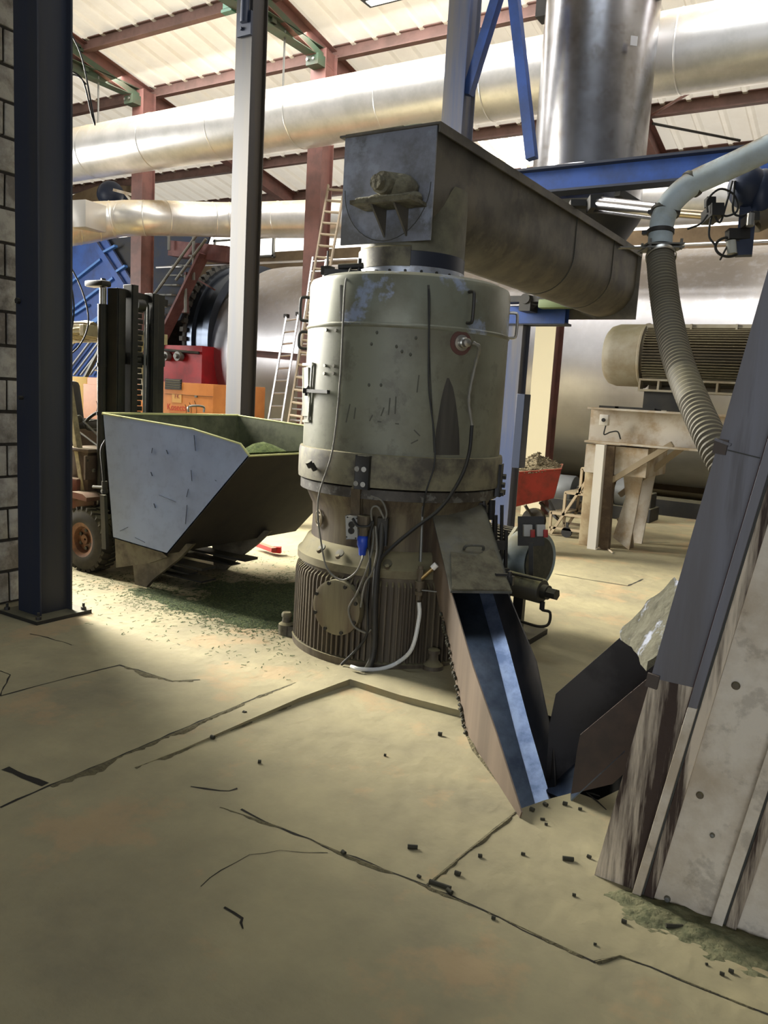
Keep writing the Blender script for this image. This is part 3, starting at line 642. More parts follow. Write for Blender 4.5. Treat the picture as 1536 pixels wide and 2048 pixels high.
# round cover
pc, n = H(676, 1214, .64, .022); n = (n+V((0, 0, 0))).normalized()
cov = build('inspection_cover', MB().lathe([(.165, -.05), (.165, 0), (.150, .004), (.02, .006)], pc, n, 56), mat('dusty_round_cover', (.47, .44, .34), .75, col2=(.37, .32, .25), sc=7, streak=True, dust=.9), press)
x = Z.cross(n).normalized()
for i in range(8):
    a = PI*2*i/8+.35; q = pc+(x*math.cos(a)+Z*math.sin(a))*.150+n*.003; build('bolt', MB().hexbolt(q, n, .012, .012), M_dark, cov)
# foot bolts
for (px, py), lb in (((572, 1268), 0), ((865, 1345), 1)):
    q = P(px, py, z=0); mb = MB().lathe([(.05, 0), (.052, .07), (.03, .085), (.026, .12), (.034, .12), (.034, .14), (.026, .15)] if lb == 0 else [(.065, 0), (.06, .05), (.045, .06), (.03, .08), (.028, .12), (.038, .12), (.036, .14), (.02, .15)], q, n=20)
    mb.box(q+(V((PC.x, PC.y, 0))-q).normalized()*.06+Z*.03, (.10, .10, .055), Matrix.Rotation(math.atan2(q.y-PC.y, q.x-PC.x), 3, 'Z'), .008)
    build('anchor_foot', mb, M_band if lb == 0 else M_base, press)
# top fittings
p = V((PC.x-.22, PC.y-.42, 2.285)); mb = MB().box(p+Z*.02, (.22, .05, .03), Matrix.Rotation(.5, 3, 'Z')).box(p+V((-.1, -.02, .03)), (.06, .06, .05)).cyl(p+V((-.02, -.02, .05)), p+V((.12, .03, .06)), .018, n=12).cyl(p+V((-.12, 0, .04)), p+V((-.12, 0, .15)), .006, n=6).cyl(p+V((.1, .02, .0)), p+V((.1, .02, .10)), .012, n=8)
build('clamp_fitting', mb, M_dark, press)
# inlet collar: flange ring, rubber sleeve
build('inlet_flange', MB().lathe([(.30, 2.285), (.328, 2.29), (.328, 2.355), (.318, 2.36)], PC, n=64, cap=False), mat('bright_flange_steel', (.68, .70, .74), .42, .7, col2=(.45, .44, .42), sc=5, dust=.5), press)
for i in range(22):
    a = 2*PI*i/22; nn = V((math.cos(a), math.sin(a), 0)); build('flange_bolt', MB().hexbolt(V((PC.x, PC.y, 2.325))+nn*.328, nn, .009, .008), M_dark, press)
build('rubber_sleeve', MB().lathe([(.31, 2.352), (.326, 2.356), (.326, 2.44), (.318, 2.445)], PC, n=64, cap=False), mat('dark_blue_rubber_sleeve', (.11, .13, .18), .45), press)
build('dusty_sleeve_wrap', MB().lathe([(.322, 2.350), (.334, 2.352), (.334, 2.46), (.324, 2.47)], PC, n=40, cap=False, a0=math.radians(camaz-108), a1=math.radians(camaz-2)), M_band, press)
# ------------------------------------------------------------------ controls and pipework on the neck
R0 = .555
p, n = H(716, 1052, R0, .05)
pbx = thing('push_button_box', 'small grey control box with two round black buttons on the press neck', 'control box', p)
x = Z.cross(n).normalized(); M = Matrix((x, n, Z)).transposed() @ Matrix.Rotation(-.1, 3, 'Y')
build('housing', MB().box(p, (.075, .06, .135), M, .004), M_box, pbx)
for dz_ in (.018, -.018):
    q = p+n*.03+Z*dz_+x*.0; build('button', MB().lathe([(.019, 0), (.019, .008), (.014, .008), (.014, .004)], q, n, 24), M_dark, pbx)
for sx_ in (-1, 1):
    for sz_ in (-1, 1): build('screw', MB().cyl(p+n*.03+x*sx_*.03+Z*sz_*.058, p+n*.033+x*sx_*.03+Z*sz_*.058, .005, n=8), M_dark, pbx)
p, n = H(733, 1083, .56, .06); sk = thing('blue_power_plug', 'blue plug and dusty socket hanging under the press neck cables', 'plug', p)
build('plug_body', MB().lathe([(.012, -.075), (.02, -.07), (.024, -.03), (.034, -.01), (.036, .03), (.025, .045)], p, (0, 0, 1), 20), M_plug, sk)
build('socket', MB().cyl(p+Z*.045, p+Z*.10, .028, n=16).box(p+Z*.12+n*-.01, (.07, .06, .08), None, .004), M_base, sk)
cable('hanging_cable', [H(702, 535, .45, .0)[0], H(694, 562, .622, .01)[0], H(690, 620, .624, .012)[0], H(683, 760, .628, .012)[0], H(668, 900, .65, .012)[0], H(661, 1000, .60, .10)[0], H(657, 1100, .62, .05)[0], H(664, 1140, .64, .03)[0], H(690, 1158, .64, .035)[0], H(716, 1143, .64, .04)[0], H(731, 1115, .62, .06)[0], p-Z*.07], .0055, M_cable, 'thin grey cable hanging in a long loop down the press front')
cable('hanging_cable', [H(856, 556, .60, .0)[0], H(858, 600, .624, .012)[0], H(857, 680, .63, .01)[0], H(857, 780, .628, .012)[0], H(867, 870, .65, .015)[0], H(865, 930, .65, .03)[0], H(846, 985, .62, .06)[0], H(838, 1050, .56, .06)[0], H(836, 1120, .62, .04)[0]], .005, M_cabled, 'thin dark cable running straight down the middle of the casing')
for i, (pts, r, m, lb) in enumerate((
    ([(745, 990), (765, 1000), (774, 1022), (772, 1040)], .006, M_cable, 'short grey cable arching over the black conduit'),
    ([(770, 1035), (758, 1012), (746, 1020), (750, 1070), (742, 1120), (720, 1180), (703, 1215), (712, 1248), (735, 1262), (745, 1255)], .006, M_cable, 'grey cable looping beside the round cover edge'),
    ([(712, 1035), (722, 1050), (742, 1050), (750, 1042), (742, 1080), (744, 1130), (738, 1200), (738, 1260), (722, 1290), (690, 1325)], .008, M_cabled, 'dark cable running down from the control box to the floor'),
    ([(755, 1050), (757, 1100), (748, 1140), (735, 1165), (727, 1210)], .006, M_cable, 'second grey cable crossing down beside the black hose'))):
    cable('neck_cable', [H(a, b_, .60 if b_ < 1100 else .65, .03+.008*i)[0] for a, b_ in pts], r, m, lb, 'cables on the press neck')
con = thing('conduit_stand', 'dark vertical conduit and pipe stub standing against the press ribs', 'conduit', H(750, 1320, .66, .03)[0])
q = [H(767, 1035, .56, .05)[0], H(764, 1090, .60, .05)[0], H(757, 1130, .64, .04)[0], H(752, 1200, .65, .035)[0], H(750, 1290, .66, .03)[0], H(742, 1325, .66, .05)[0], H(728, 1342, .66, .12)[0]]
build('conduit_tube', MB().tube(crom(q, 5), .02, 12), M_dark, con)
pp, n = H(768, 1060, .56, .05); pad(pp, n, .06, .16, .05, M_dark, con, 'terminal_box')
wv = thing('water_valve', 'grey pipe with ball valve and brass tap left of the chute', 'valve', H(833, 1200, .65, .05)[0])
q = [H(842, 1010, .58, .05)[0], H(838, 1040, .56, .07)[0], H(837, 1120, .62, .05)[0]]
build('upper_pipe', MB().tube(q, .008, 8), M_grey, wv)
q = H(835, 1165, .65, .05)[0]; build('valve_body', MB().cyl(q+Z*.11, q-Z*.09, .016, n=12).cyl(q+Z*.02, q-Z*.02, .028, n=12).cyl(q+Z*.06, q+Z*.09, .022, n=6).cyl(q-Z*.04, q-Z*.06, .024, n=6), M_base, wv)
build('brass_tap', MB().cyl(q+Z*.03, q+Z*.10+V((.06, .03, 0)), .014, n=10), M_brass, wv)
build('tap_end', MB().cyl(q+Z*.10+V((.06, .03, 0)), q+Z*.125+V((.08, .04, 0)), .018, n=10), M_framew, wv)
build('lever', MB().bar(q-Z*.03, q-Z*.035+V((.13, .07, 0)), .012, .006), M_grey, wv)
q = H(834, 1200, .65, .05)[0]
fp = lambda a, b_, z: P(a, b_, z=z)
cable('white_hose', [q, H(833, 1230, .65, .06)[0], H(820, 1290, .66, .06)[0], fp(795, 1325, .06), fp(760, 1338, .03), fp(720, 1338, .05), fp(702, 1333, .05)], .012, M_white, 'white hose curving from the valve down to the floor', cat='hose')
# ================================================================== DISCHARGE CHUTE (left)
M0 = V((-1.03, 3.02, 0)); u = V((.67, -math.sqrt(1-.67*.67), 0)); w = V((-u.y, u.x, 0))
def cp_(s, z, k): return M0-u*s+w*k+Z*z
ch = thing('discharge_chute', 'steel chute sloping from the press neck down into the floor pit', 'chute', M0-Z*.4)
rim = [(1.85, 1.03), (1.06, .575), (.60, .345), (.2, .195), (-.17, .03), (-.15, -.02)]
bot = [(-.10, -.42), (.10, -.34), (.60, -.03), (1.0, .25), (1.45, .53), (1.85, .76)]
L = [cp_(s, z, -.16) for s, z in rim+bot]; build('side_plate', MB().prism(L, w*.006), M_chute, ch)
rimR = [(1.85, 1.03), (1.06, .575), (.60, .37), (.37, .14), (.30, .05)]
botR = [(.12, -.42), (.60, -.03), (1.0, .25), (1.45, .53), (1.85, .76)]
L = [cp_(s, z, .16) for s, z in rimR+botR]; build('side_plate', MB().prism(L, -w*.006), M_chuted, ch)
def strip(name, k0, k1, z0, z1, m, s0=-.05, s1=1.8):
    line = [(-.10, -.40), (.10, -.31), (.60, 0), (1.0, .28), (1.45, .56), (1.8, .79)]
    mb = MB(); pts = []
    for s, z in line: pts.append((cp_(s, z+z0, k0), cp_(s, z+z1, k1)))
    vs = [(mb.b.verts.new(a), mb.b.verts.new(b_), mb.b.verts.new(a-Z*.008), mb.b.verts.new(b_-Z*.008)) for a, b_ in pts]
    for a, b_ in zip(vs, vs[1:]):
        mb.b.faces.new((a[0], a[1], b_[1], b_[0])); mb.b.faces.new((a[2], a[3], b_[3], b_[2]))
    return build(name, mb, m, ch)
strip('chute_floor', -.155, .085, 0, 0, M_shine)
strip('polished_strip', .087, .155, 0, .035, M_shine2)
(mb := MB()).prism([cp_(1.9, 1.045, -.17), cp_(1.62, .95, -.17), cp_(1.06, .60, -.17), cp_(1.06, .60, .17), cp_(1.62, .95, .17), cp_(1.9, 1.045, .17)], -Z*.012)
lid = build('chute_lid', mb, M_lid, ch)
nl = V((0, 0, 1)); ul = (cp_(1.06, .60, 0)-cp_(1.62, .95, 0)).normalized(); nl = w.cross(ul).normalized(); nl = nl if nl.z > 0 else -nl
q = cp_(1.33, .77, .02); handle(q, nl, w, .11, .035, .008, M_lid, lid)
for s_, z_ in ((1.72, .97), (1.15, .66)):
    q = cp_(s_, z_, .16); build('toggle_latch', MB().bar(q-w*.06+Z*.012, q+w*.03+Z*.012, .02, .012).cyl(q+w*.02, q+w*.02+Z*.03, .012, n=8).box(q+w*.03-Z*.02, (.03, .03, .05)), M_dark, lid)
(mb := MB()).prism([cp_(1.06, .605, -.165), cp_(1.3, .757, -.12), cp_(1.28, .742, .02), cp_(1.34, .78, .14), cp_(1.06, .605, .165)], Z*.006); mb.jitter(.006, 20)
build('caked_dust', mb, M_cake, lid)
mb = MB()
for i in range(70):
    s_ = random.uniform(.55, 1.25); z_ = np_ = None
    f = (s_-.60)/.4*.28-.03 if s_ < 1 else .25+(s_-1)/.45*.28
    mb.sphere(cp_(s_, f+.015+random.uniform(0, .03), -.168), random.uniform(.004, .011), 6)
build('crust', mb, M_pellet, ch)
# ================================================================== RIGHT CHUTE
rc = thing('second_chute', 'dark steel chute coming down into the pit from the right with caked top', 'chute', P(1150, 1500, z=-.3))
ru = (V((-.96, 3.2, 0))-V((-.35, 3.30, 0))).normalized(); rw = V((-ru.y, ru.x, 0))
rw = rw if rw.y > 0 else -rw
K0 = V((-.96, 3.05, 0)); K1 = K0+rw*.33
def onp(px, py, K): return PP(px, py, K, rw)
near = [onp(*q, K0) for q in ((1160, 1470), (1295, 1357), (1400, 1270), (1440, 1420), (1300, 1500), (1225, 1568), (1142, 1588), (1154, 1500))]
far = [onp(*q, K1) for q in ((1112, 1387), (1240, 1275), (1345, 1180), (1400, 1240), (1310, 1340), (1200, 1480), (1120, 1560), (1092, 1560), (1099, 1450))]
build('side_plate', MB().prism(near, rw*.006), mat('rusty_dark_plate', (.27, .21, .17), .6, .1, col2=(.20, .16, .13), sc=5), rc)
build('side_plate', MB().prism(far, -rw*.006), mat('smooth_dark_plate', (.25, .24, .24), .42, .5, col2=(.18, .17, .17), sc=4), rc)
fa, fb = onp(1142, 1600, K0), onp(1092, 1580, K1); fc, fd = onp(1250, 1500, K0), onp(1110, 1480, K1)
fd = fb+(fc-fa)
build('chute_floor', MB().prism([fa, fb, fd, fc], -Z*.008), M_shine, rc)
cv = [onp(1295, 1345, K0), onp(1240, 1275, K1), onp(1345, 1172, K1), onp(1420, 1240, K0)]
mb = MB(); g = 14
vs = [[mb.b.verts.new(cv[0].lerp(cv[3], i/g).lerp(cv[1].lerp(cv[2], i/g), j/g)+Z*.01) for j in range(g+1)] for i in range(g+1)]
for i in range(g):
    for j in range(g): mb.b.faces.new((vs[i][j], vs[i+1][j], vs[i+1][j+1], vs[i][j+1]))
r_ = bmesh.ops.extrude_face_region(mb.b, geom=list(mb.b.faces))
for v in [e for e in r_['geom'] if isinstance(e, bmesh.types.BMVert)]: v.co += Z*.03
mb.jitter(.018, 11).jitter(.006, 37)
build('caked_cover', mb, mat('caked_cover_grey', (.37, .36, .30), 1, col2=(.29, .28, .23), sc=12, col3=(.62, .64, .70), sc3=6, amt3=.8, bump=.7, bsc=30), rc)
# ================================================================== SCREW CONVEYOR
AX, Y0c, Y1c = -2.665, 4.10, 8.05
cz = 2.80; cw = .305; zt = 3.10
sc_ = thing('screw_conveyor', 'dusty grey U-shaped screw trough feeding the press from above', 'conveyor', (AX, Y0c, 2.49))
def cx(y): return AX+.04*(y-Y0c)/(Y1c-Y0c)*1.5
mb = MB(); N = 20; sec = [(cw, zt)]+[(cw*math.cos(a), cz+cw*math.sin(a)) for a in [-PI*i/N for i in range(N+1)]]+[(-cw, zt)]
rows = [[mb.b.verts.new((cx(y)+x_, y, z_)) for x_, z_ in sec] for y in (Y0c, 5.3, 6.6, Y1c)]
for a, b_ in zip(rows, rows[1:]):
    for i in range(len(sec)-1): mb.b.faces.new((a[i], a[i+1], b_[i+1], b_[i]))
build('trough', mb, M_trough, sc_, smooth=30)
for yy in (6.35, 7.3):
    mb = MB().tube([V((cx(yy)+x_*1.006, yy, cz+(z_-cz)*1.004)) for x_, z_ in sec], .006, 6); build('joint_weld', mb, MATS['dark_weld'], sc_)
fp_ = build('end_plate', MB().box((AX, Y0c-.006, 2.802), (.625, .012, .635)), M_tface, sc_)
mb = MB().tube([V((AX+x_*.97, Y0c-.012, z_)) for x_, z_ in sec[1:-1]], .003, 6); build('weld_line', mb, MATS['dark_weld'], fp_)
build('end_plate', MB().box((cx(Y1c), Y1c+.006, 2.80), (.68, .014, .66)), M_trough, sc_)
mb = MB().prism([(AX-.34, Y0c-.03, zt), (AX+.345, Y0c-.03, zt), (cx(Y1c)+.345, Y1c, zt), (cx(Y1c)-.34, Y1c, zt)], Z*.012)
mb.prism([(AX+.335, Y0c-.03, zt+.002), (AX+.345, Y0c-.03, zt+.002), (cx(Y1c)+.345, Y1c, zt+.002), (cx(Y1c)+.335, Y1c, zt+.002)], -Z*.045)
tl = build('trough_lid', mb, M_trough, sc_)
q = V((AX+.06, Y0c+.12, zt+.012)); handle(q, Z, X, .17, .05, .009, mat('olive_handle', (.50, .50, .38), .6), tl)
q = V((AX-.1, Y0c-.01, zt+.012)); mb = MB().box(q, (.40, .03, .015)); mb.jitter(.006, 40); build('caked_edge', mb, M_cake, tl)
# bearing
bp_ = P(766, 366, y=Y0c-.14)
brg = build('bearing_housing', MB().cyl((bp_.x, Y0c-.16, bp_.z), (bp_.x+.01, Y0c, bp_.z), .062, .085, 24).sphere((bp_.x+.07, Y0c-.05, bp_.z-.02), .10, 14, (1, .8, .85)).sphere((bp_.x-.07, Y0c-.06, bp_.z-.07), .06, 12, (1.3, 1, .6)).sphere((bp_.x+.12, Y0c-.05, bp_.z-.075), .07, 12, (1.3, 1, .6)).jitter(.010, 14), M_cake, sc_)
build('shaft_end', MB().cyl((bp_.x-.012, Y0c-.20, bp_.z-.005), (bp_.x, Y0c-.1, bp_.z-.005), .040, n=20), M_cake, sc_)
mb = MB().box((bp_.x+.02, Y0c-.10, bp_.z-.105), (.40, .20, .022)); mb.box((bp_.x+.02, Y0c-.10, bp_.z-.088), (.36, .17, .02), None, .01)
bmesh.ops.subdivide_edges(mb.b, edges=list(mb.b.edges), cuts=3); mb.jitter(.006, 18); build('bearing_shelf', mb, M_cake, sc_)
for dx in (-.06, .09):
    mb = MB().prism([(bp_.x+dx, Y0c-.012, bp_.z-.115), (bp_.x+dx, Y0c-.17, bp_.z-.115), (bp_.x+dx, Y0c-.012, bp_.z-.27)], (.012, 0, 0)); build('gusset', mb, M_trough, sc_)
# outlet spout that saddles up around the trough
mb = MB(); n_ = 72; Rs = .322; lo_, hi_ = [], []
for i in range(n_):
    a = 2*PI*i/n_; dx = Rs*math.cos(a); hz = cz-math.sqrt(max(0, cw*cw-dx*dx)) if abs(dx) < cw else cz
    lo_.append(mb.b.verts.new((PC.x+dx, PC.y+Rs*math.sin(a), 2.43))); hi_.append(mb.b.verts.new((PC.x+dx, PC.y+Rs*math.sin(a), hz+.03)))
for i in range(n_): mb.b.faces.new((lo_[i], lo_[(i+1) % n_], hi_[(i+1) % n_], hi_[i]))
build('outlet_spout', mb, mat('spout_dusty_green', (.43, .42, .34), .65, col2=(.34, .33, .27), sc=4), sc_)
# motor mount under far end
mt = thing('support_bracket', 'dark bracket with a green clamp between the screw trough and blue beam', 'bracket', (-3.2, 7.9, 2.5))
q = P(1055, 600, y=7.8); build('bracket_arm', MB().box(q, (.5, .2, .06)).box(q+V((.02, 0, -.05)), (.12, .22, .14)).cyl(q+V((.02, -.12, 0)), q+V((.02, .1, 0)), .05, n=16), M_dark, mt)
q = P(1112, 608, y=7.75); build('clamp', MB().box(q, (.34, .12, .09), None, .02), mat('green_clamp', (.33, .38, .24), .7), mt)
q = P(1098, 585, y=7.74); build('clamp_pad', MB().box(q, (.22, .1, .12), None, .02), M_darkb, mt)
# pneumatic cylinder with clamp running to the right
t = thing('pneumatic_cylinder', 'bright steel cylinder rod running from the trough lid to the valve', 'cylinder', P(1300, 425, t=5.5))
a, c, d_, e_ = P(1150, 408, t=6.25), P(1190, 408, t=6.1), P(1310, 422, t=5.6), P(1425, 432, t=5.2)
build('cylinder_tube', MB().cyl(c, d_, .045, n=24).cyl(c+V((0, 0, .05)), d_+V((0, 0, .05)), .008, n=8).cyl(c-V((0, 0, .055)), d_-V((0, 0, .055)), .008, n=8), mat('bright_tube', (.75, .75, .77), .25, 1), t)
build('rod', MB().cyl(d_, e_, .028, n=20), mat('brass_rod', (.62, .57, .48), .3, 1), t)
build('head_block', MB().box(c, (.10, .10, .12), RC).box(a+(c-a)*.4, (.20, .05, .06), RC).box(a, (.05, .05, .05), RC), M_dark, t)
# ================================================================== FLEX HOSE AND PIPE
hp = thing('ribbed_hose', 'thick ribbed grey suction hose hanging down to the right machine', 'hose', P(1440, 910, t=2.75))
q = [P(1320, 505, t=4.2), P(1325, 560, t=4.1), P(1333, 620, t=4.0), P(1345, 680, t=3.8), P(1362, 740, t=3.55), P(1390, 810, t=3.25), P(1425, 885, t=3.0), P(1465, 960, t=2.9)]
cc = crom(q, 40); k = len(cc); rad = []
for i in range(k):
    base = .066 - .016*max(0, i/k-.35)/.65
    rad.append(base+(.0055 if (i//2) % 2 else -.002))
build('hose_body', MB().tube(cc, rad, 28), M_hose, hp)
q0 = P(1321, 502, t=4.19); dn = (cc[6]-cc[0]).normalized()
build('hose_clamp', MB().lathe([(.073, 0), (.078, .004), (.078, .02), (.073, .024)], q0+dn*.03, dn, 32, False), M_chrome, hp)
pi_ = thing('air_pipe', 'pale dusty pipe bending down to the ribbed hose at upper right', 'pipe', P(1330, 450, t=4.2))
q = [P(1320, 490, t=4.2), P(1322, 462, t=4.2), P(1328, 432, t=4.2), P(1348, 398, t=4.15), P(1384, 368, t=4.1), P(1440, 342, t=4.0), P(1500, 314, t=3.9), P(1600, 265, t=3.75)]
build('pipe_body', MB().tube(crom(q, 8), .062, 28), M_pipe, pi_)
for (px, py, t_, qx, qy) in ((1333, 422, 4.19, 1326, 440), (1384, 368, 4.1, 1366, 380), (1321, 464, 4.2, 1320, 478)):
    a = P(px, py, t=t_); d = (a-P(qx, qy, t=t_)).normalized(); build('pipe_clamp', MB().lathe([(.063, -.012), (.070, -.010), (.070, .010), (.063, .012)], a, d, 28, False).box(a+V((-.075, 0, 0)), (.035, .035, .02)), M_dark, pi_)
gt = thing('slide_gate', 'flat bolted slide gate between pale pipe and ribbed hose', 'gate', P(1318, 492, t=4.2))
q = P(1322, 492, t=4.2); Mg = Matrix.Rotation(YAW, 3, 'Z') @ Matrix.Rotation(-.05, 3, 'Y')
build('gate_plate', MB().box(q, (.19, .17, .008), Mg).box(q-Z*.018, (.19, .17, .008), Mg), M_grey, gt)
build('slide_handle', MB().box(q+Mg@V((-.15, 0, -.01)), (.14, .05, .006), Mg), M_grey, gt)
for dx in (-.08, .08):
    for dy_ in (-.07, .07): build('bolt', MB().hexbolt(q+Mg@V((dx, dy_, -.03)), Z, .008, .055), M_chrome, gt)
# valve cluster at the far right
vc = thing('valve_actuator', 'dark blue valve actuator and bracket at the upper right edge', 'actuator', P(1495, 470, t=4.6))
T = 4.6
a, c = P(1497, 340, t=T), P(1490, 500, t=T)
build('bracket_post', MB().bar(P(1500, 380, t=T), P(1487, 512, t=T), .09, .04, ray(1490, 450).normalized()), M_darkb, vc)
build('motor_housing', MB().sphere(P(1495, 375, t=T), .12, 18, (.9, .9, 1)).sphere(P(1525, 390, t=T), .13, 18, (.6, .9, 1.1)), M_darkb, vc)
build('pneumatic_block', MB().box(P(1425, 428, t=T), (.07, .07, .16), RC).box(P(1420, 405, t=T), (.05, .05, .05), RC).box(P(1500, 440, t=T-.1), (.05, .05, .13), RC).box(P(1475, 470, t=T), (.12, .06, .06), RC), M_dark, vc)
build('cylinder_cap', MB().cyl(P(1502, 428, t=T-.15), P(1500, 452, t=T-.15), .022, n=16), M_chrome, vc)
ringp = P(1457, 494, t=T); mb = MB().tube([ringp+RC@V((.075*math.cos(a), .055*math.sin(a), 0)) for a in [2*PI*i/32 for i in range(33)]], .008, 8, False); mb.bar(P(1462, 478, t=T), P(1440, 520, t=T), .008, .008); build('guard_ring', mb, M_dark, vc)
build('guarded_lamp', MB().cyl(P(1462, 482, t=T), P(1464, 508, t=T), .028, n=16), mat('glass_pale', (.70, .70, .66), .3), vc)
build('bundled_end', MB().cyl(P(1508, 445, t=T), P(1560, 415, t=T), .06, .08, 14).jitter(.008, 20), M_motord, vc)
for pts, lb in ((((1465, 362), (1452, 410), (1440, 445), (1425, 430), (1418, 470), (1430, 490)), 'black loop of air line left of the valve actuator'), (((1470, 362), (1466, 420), (1480, 432), (1500, 425)), 'thin air line hanging beside the actuator bracket'), (((1415, 425), (1415, 400), (1440, 378), (1468, 390), (1475, 420), (1455, 432), (1440, 428)), 'round coil of black air line at the valve'), (((1415, 430), (1400, 448), (1375, 458)), 'thin dark wire trailing left from the valve')):
    cable('air_line', [P(a, b_, t=T-.05) for a, b_ in pts], .006, M_cabled, lb, 'air lines at the valve')
# ================================================================== RIGHT FOREGROUND MACHINE
rm = thing('cooler_housing', 'tall dirty white flanged panel machine in the right foreground', 'machine', (-.4, 2.6, 0))
PY = 2.60
def F(px, py, dy_=0): return P(px, py, y=PY+dy_)
def ext(p0, p1, zz):  # extend a slanted edge to height zz
    f = (zz-p0.z)/(p1.z-p0.z); return p0.lerp(p1, f)
def edge(a, c): p, q = F(*a), F(*c); return lambda zz: ext(p, q, zz)
E0 = edge((1190, 1745), (1536, 540)); E1 = edge((1266, 1789), (1443, 1197)); E1b = edge((1286, 1797), (1466, 1197))
E2 = edge((1306, 1804), (1491, 1197)); E3 = edge((1421, 1844), (1536, 1497)); E3b = edge((1452, 1858), (1562, 1550))
H2 = 2.35
def quad(A, B, z0, z1, th, off, m, name, bev=0, parent=rm):
    pts = [A(z0), B(z0), B(z1), A(z1)]; pts = [p+Y*off for p in pts]; return build(name, MB().prism(pts, Y*th), m, parent, bev=bev)
zj0 = F(1290, 1352).z
quad(E0, E1, 0, zj0, .02, .0, M_panels, 'corner_sheet')
quad(E0, E1, zj0, 2.5, .02, -.004, M_film, 'wrapped_corner_sheet')
def shift(Ef, d): return lambda zz: Ef(zz)+X*d
zj1 = F(1400, 1412).z
quad(E1, shift(E1, .028), 0, zj1, .02, -.035, M_panel, 'angle_flange', .002)
quad(E1, shift(E1, .028), zj1, 2.5, .02, -.036, M_film, 'angle_flange', .002)
quad(shift(E1, -.004), shift(E1, .0), zj1*.9, 2.5, .03, -.02, mat('dark_red_gap', (.26, .12, .13), .6), 'gap_strip')
quad(shift(E1, .028), shift(E1, .034), 0, 2.5, .03, -.02, MATS['dark_weld'], 'gap_strip')
quad(shift(E1, .034), E2, 0, 2.5, .02, -.02, M_panels, 'streaked_flange', .002)
E9 = lambda zz: V((1.1+.1*zz, PY, zz))
quad(E2, E3, 0, 2.5, .02, -.006, M_panel, 'side_panel')
quad(E3, shift(E3, .036), 0, 2.5, .03, -.04, M_panel, 'angle_flange', .002)
quad(shift(E3, .036), shift(E3, .043), 0, 2.5, .03, -.025, MATS['dark_weld'], 'gap_strip')
quad(shift(E3, .043), shift(E3, .075), 0, 2.5, .02, -.03, M_panels, 'streaked_flange', .002)
quad(shift(E3, .075), E9, 0, 2.5, .02, -.006, M_panel, 'side_panel')
mb = MB().prism([E0(0)+Y*.02, E0(0)+Y*.75, E0(2.5)+Y*.75, E0(2.5)+Y*.02], X*.015); build('return_panel', mb, M_film, rm)
mb = MB().prism([E0(0)+Y*.75, E9(0)+Y*.75, E9(2.5)+Y*.75, E0(2.5)+Y*.75], Y*.015); build('rear_panel', mb, M_panel, rm)
for (px, py) in ((1305, 1362), (1441, 893)):
    q = F(px, py, -.012); d = (E0(1)-E0(0)).normalized(); build('clip_plate', MB().box(q, (.038, .012, .045), Matrix.Rotation(.1, 3, 'Y')), mat('brown_clip', (.30, .26, .23), .7), rm)
q = F(1441, 872, -.014); build('crease_lip', MB().bar(F(1430, 878, -.014), F(1462, 890, -.014), .014, .008), M_film, rm)
build('crease_line', MB().bar(F(1455, 900, -.010), F(1520, 916, -.010), .004, .003), MATS['dark_weld'], rm)
for px, py, r in ((1472, 1371, .010), (1400, 1590, .009), (1335, 1797, .008), (1425, 1670, .006)):
    q = F(px, py, -.008); build('bolt', MB().lathe([(r*1.25, 0), (r*1.3, -.004), (r, -.010), (r*.4, -.011)], q, Y, 20), M_grey if r < .009 else M_motord, rm)
    build('oil_halo', MB().sphere(q+Y*.0055+Z*.004, r*1.9, 14, (1, .08, 1.25)), mat('bolt_halo', (.45, .40, .33), .8), rm)
# ================================================================== FORKLIFT
fk = thing('forklift', 'dusty red forklift with black mast standing behind the grey tipping bucket', 'forklift', (-6.1, 4.75, 0))
def wheel(name, c, r, wd, parent, n_=-1):
    wh = build(name, MB().lathe([(r*.55, -wd/2), (r*.72, -wd/2-.005), (r*.93, -wd/2+.01), (r, -wd/2+.04), (r, wd/2-.04), (r*.93, wd/2-.01), (r*.55, wd/2)], c, Y, 48, False), M_tyre, parent)
    mb = MB()
    for i in range(26):
        a = 2*PI*i/26
        for sg in (-1, 1):
            mb.box(V(c)+V((math.sin(a)*r*.985, sg*wd*.24, math.cos(a)*r*.985)), (.035, wd*.42, .03), Matrix.Rotation(a+PI*0, 3, 'Y') @ Matrix.Rotation(sg*.35, 3, 'Z'))
    build('tread_lugs', mb, M_tyre, wh)
    rim_ = build('rim', MB().lathe([(.01, -wd*.30), (r*.15, -wd*.34), (r*.16, -wd*.20), (r*.38, -wd*.18), (r*.42, -wd*.42), (r*.56, -wd*.50), (r*.58, -wd*.44), (r*.56, wd*.4)], c, Y, 40, False), mat('rusty_rim', (.45, .30, .20), .7, col2=(.30, .20, .15), sc=14), wh)
    for i in range(6):
        mb = MB(); a = 2*PI*i/6; mb.cyl(V(c)+V((math.sin(a)*r*.29, -wd*.18, math.cos(a)*r*.29)), V(c)+V((math.sin(a)*r*.29, -wd*.27, math.cos(a)*r*.29)), .016, n=6); build('wheel_nut', mb, M_dark, wh)
    return wh
wheel('front_wheel', (-5.56, 4.29, .272), .265, .19, fk); wheel('front_wheel', (-5.56, 5.22, .272), .265, .19, fk); wheel('rear_wheel', (-7.05, 4.35, .235), .23, .17, fk); wheel('rear_wheel', (-7.05, 5.15, .235), .23, .17, fk)
build('chassis', MB().box((-6.6, 4.75, .42), (1.9, .72, .3), None, .02).box((-6.35, 4.75, .68), (1.25, .95, .16), None, .02), M_fork, fk)
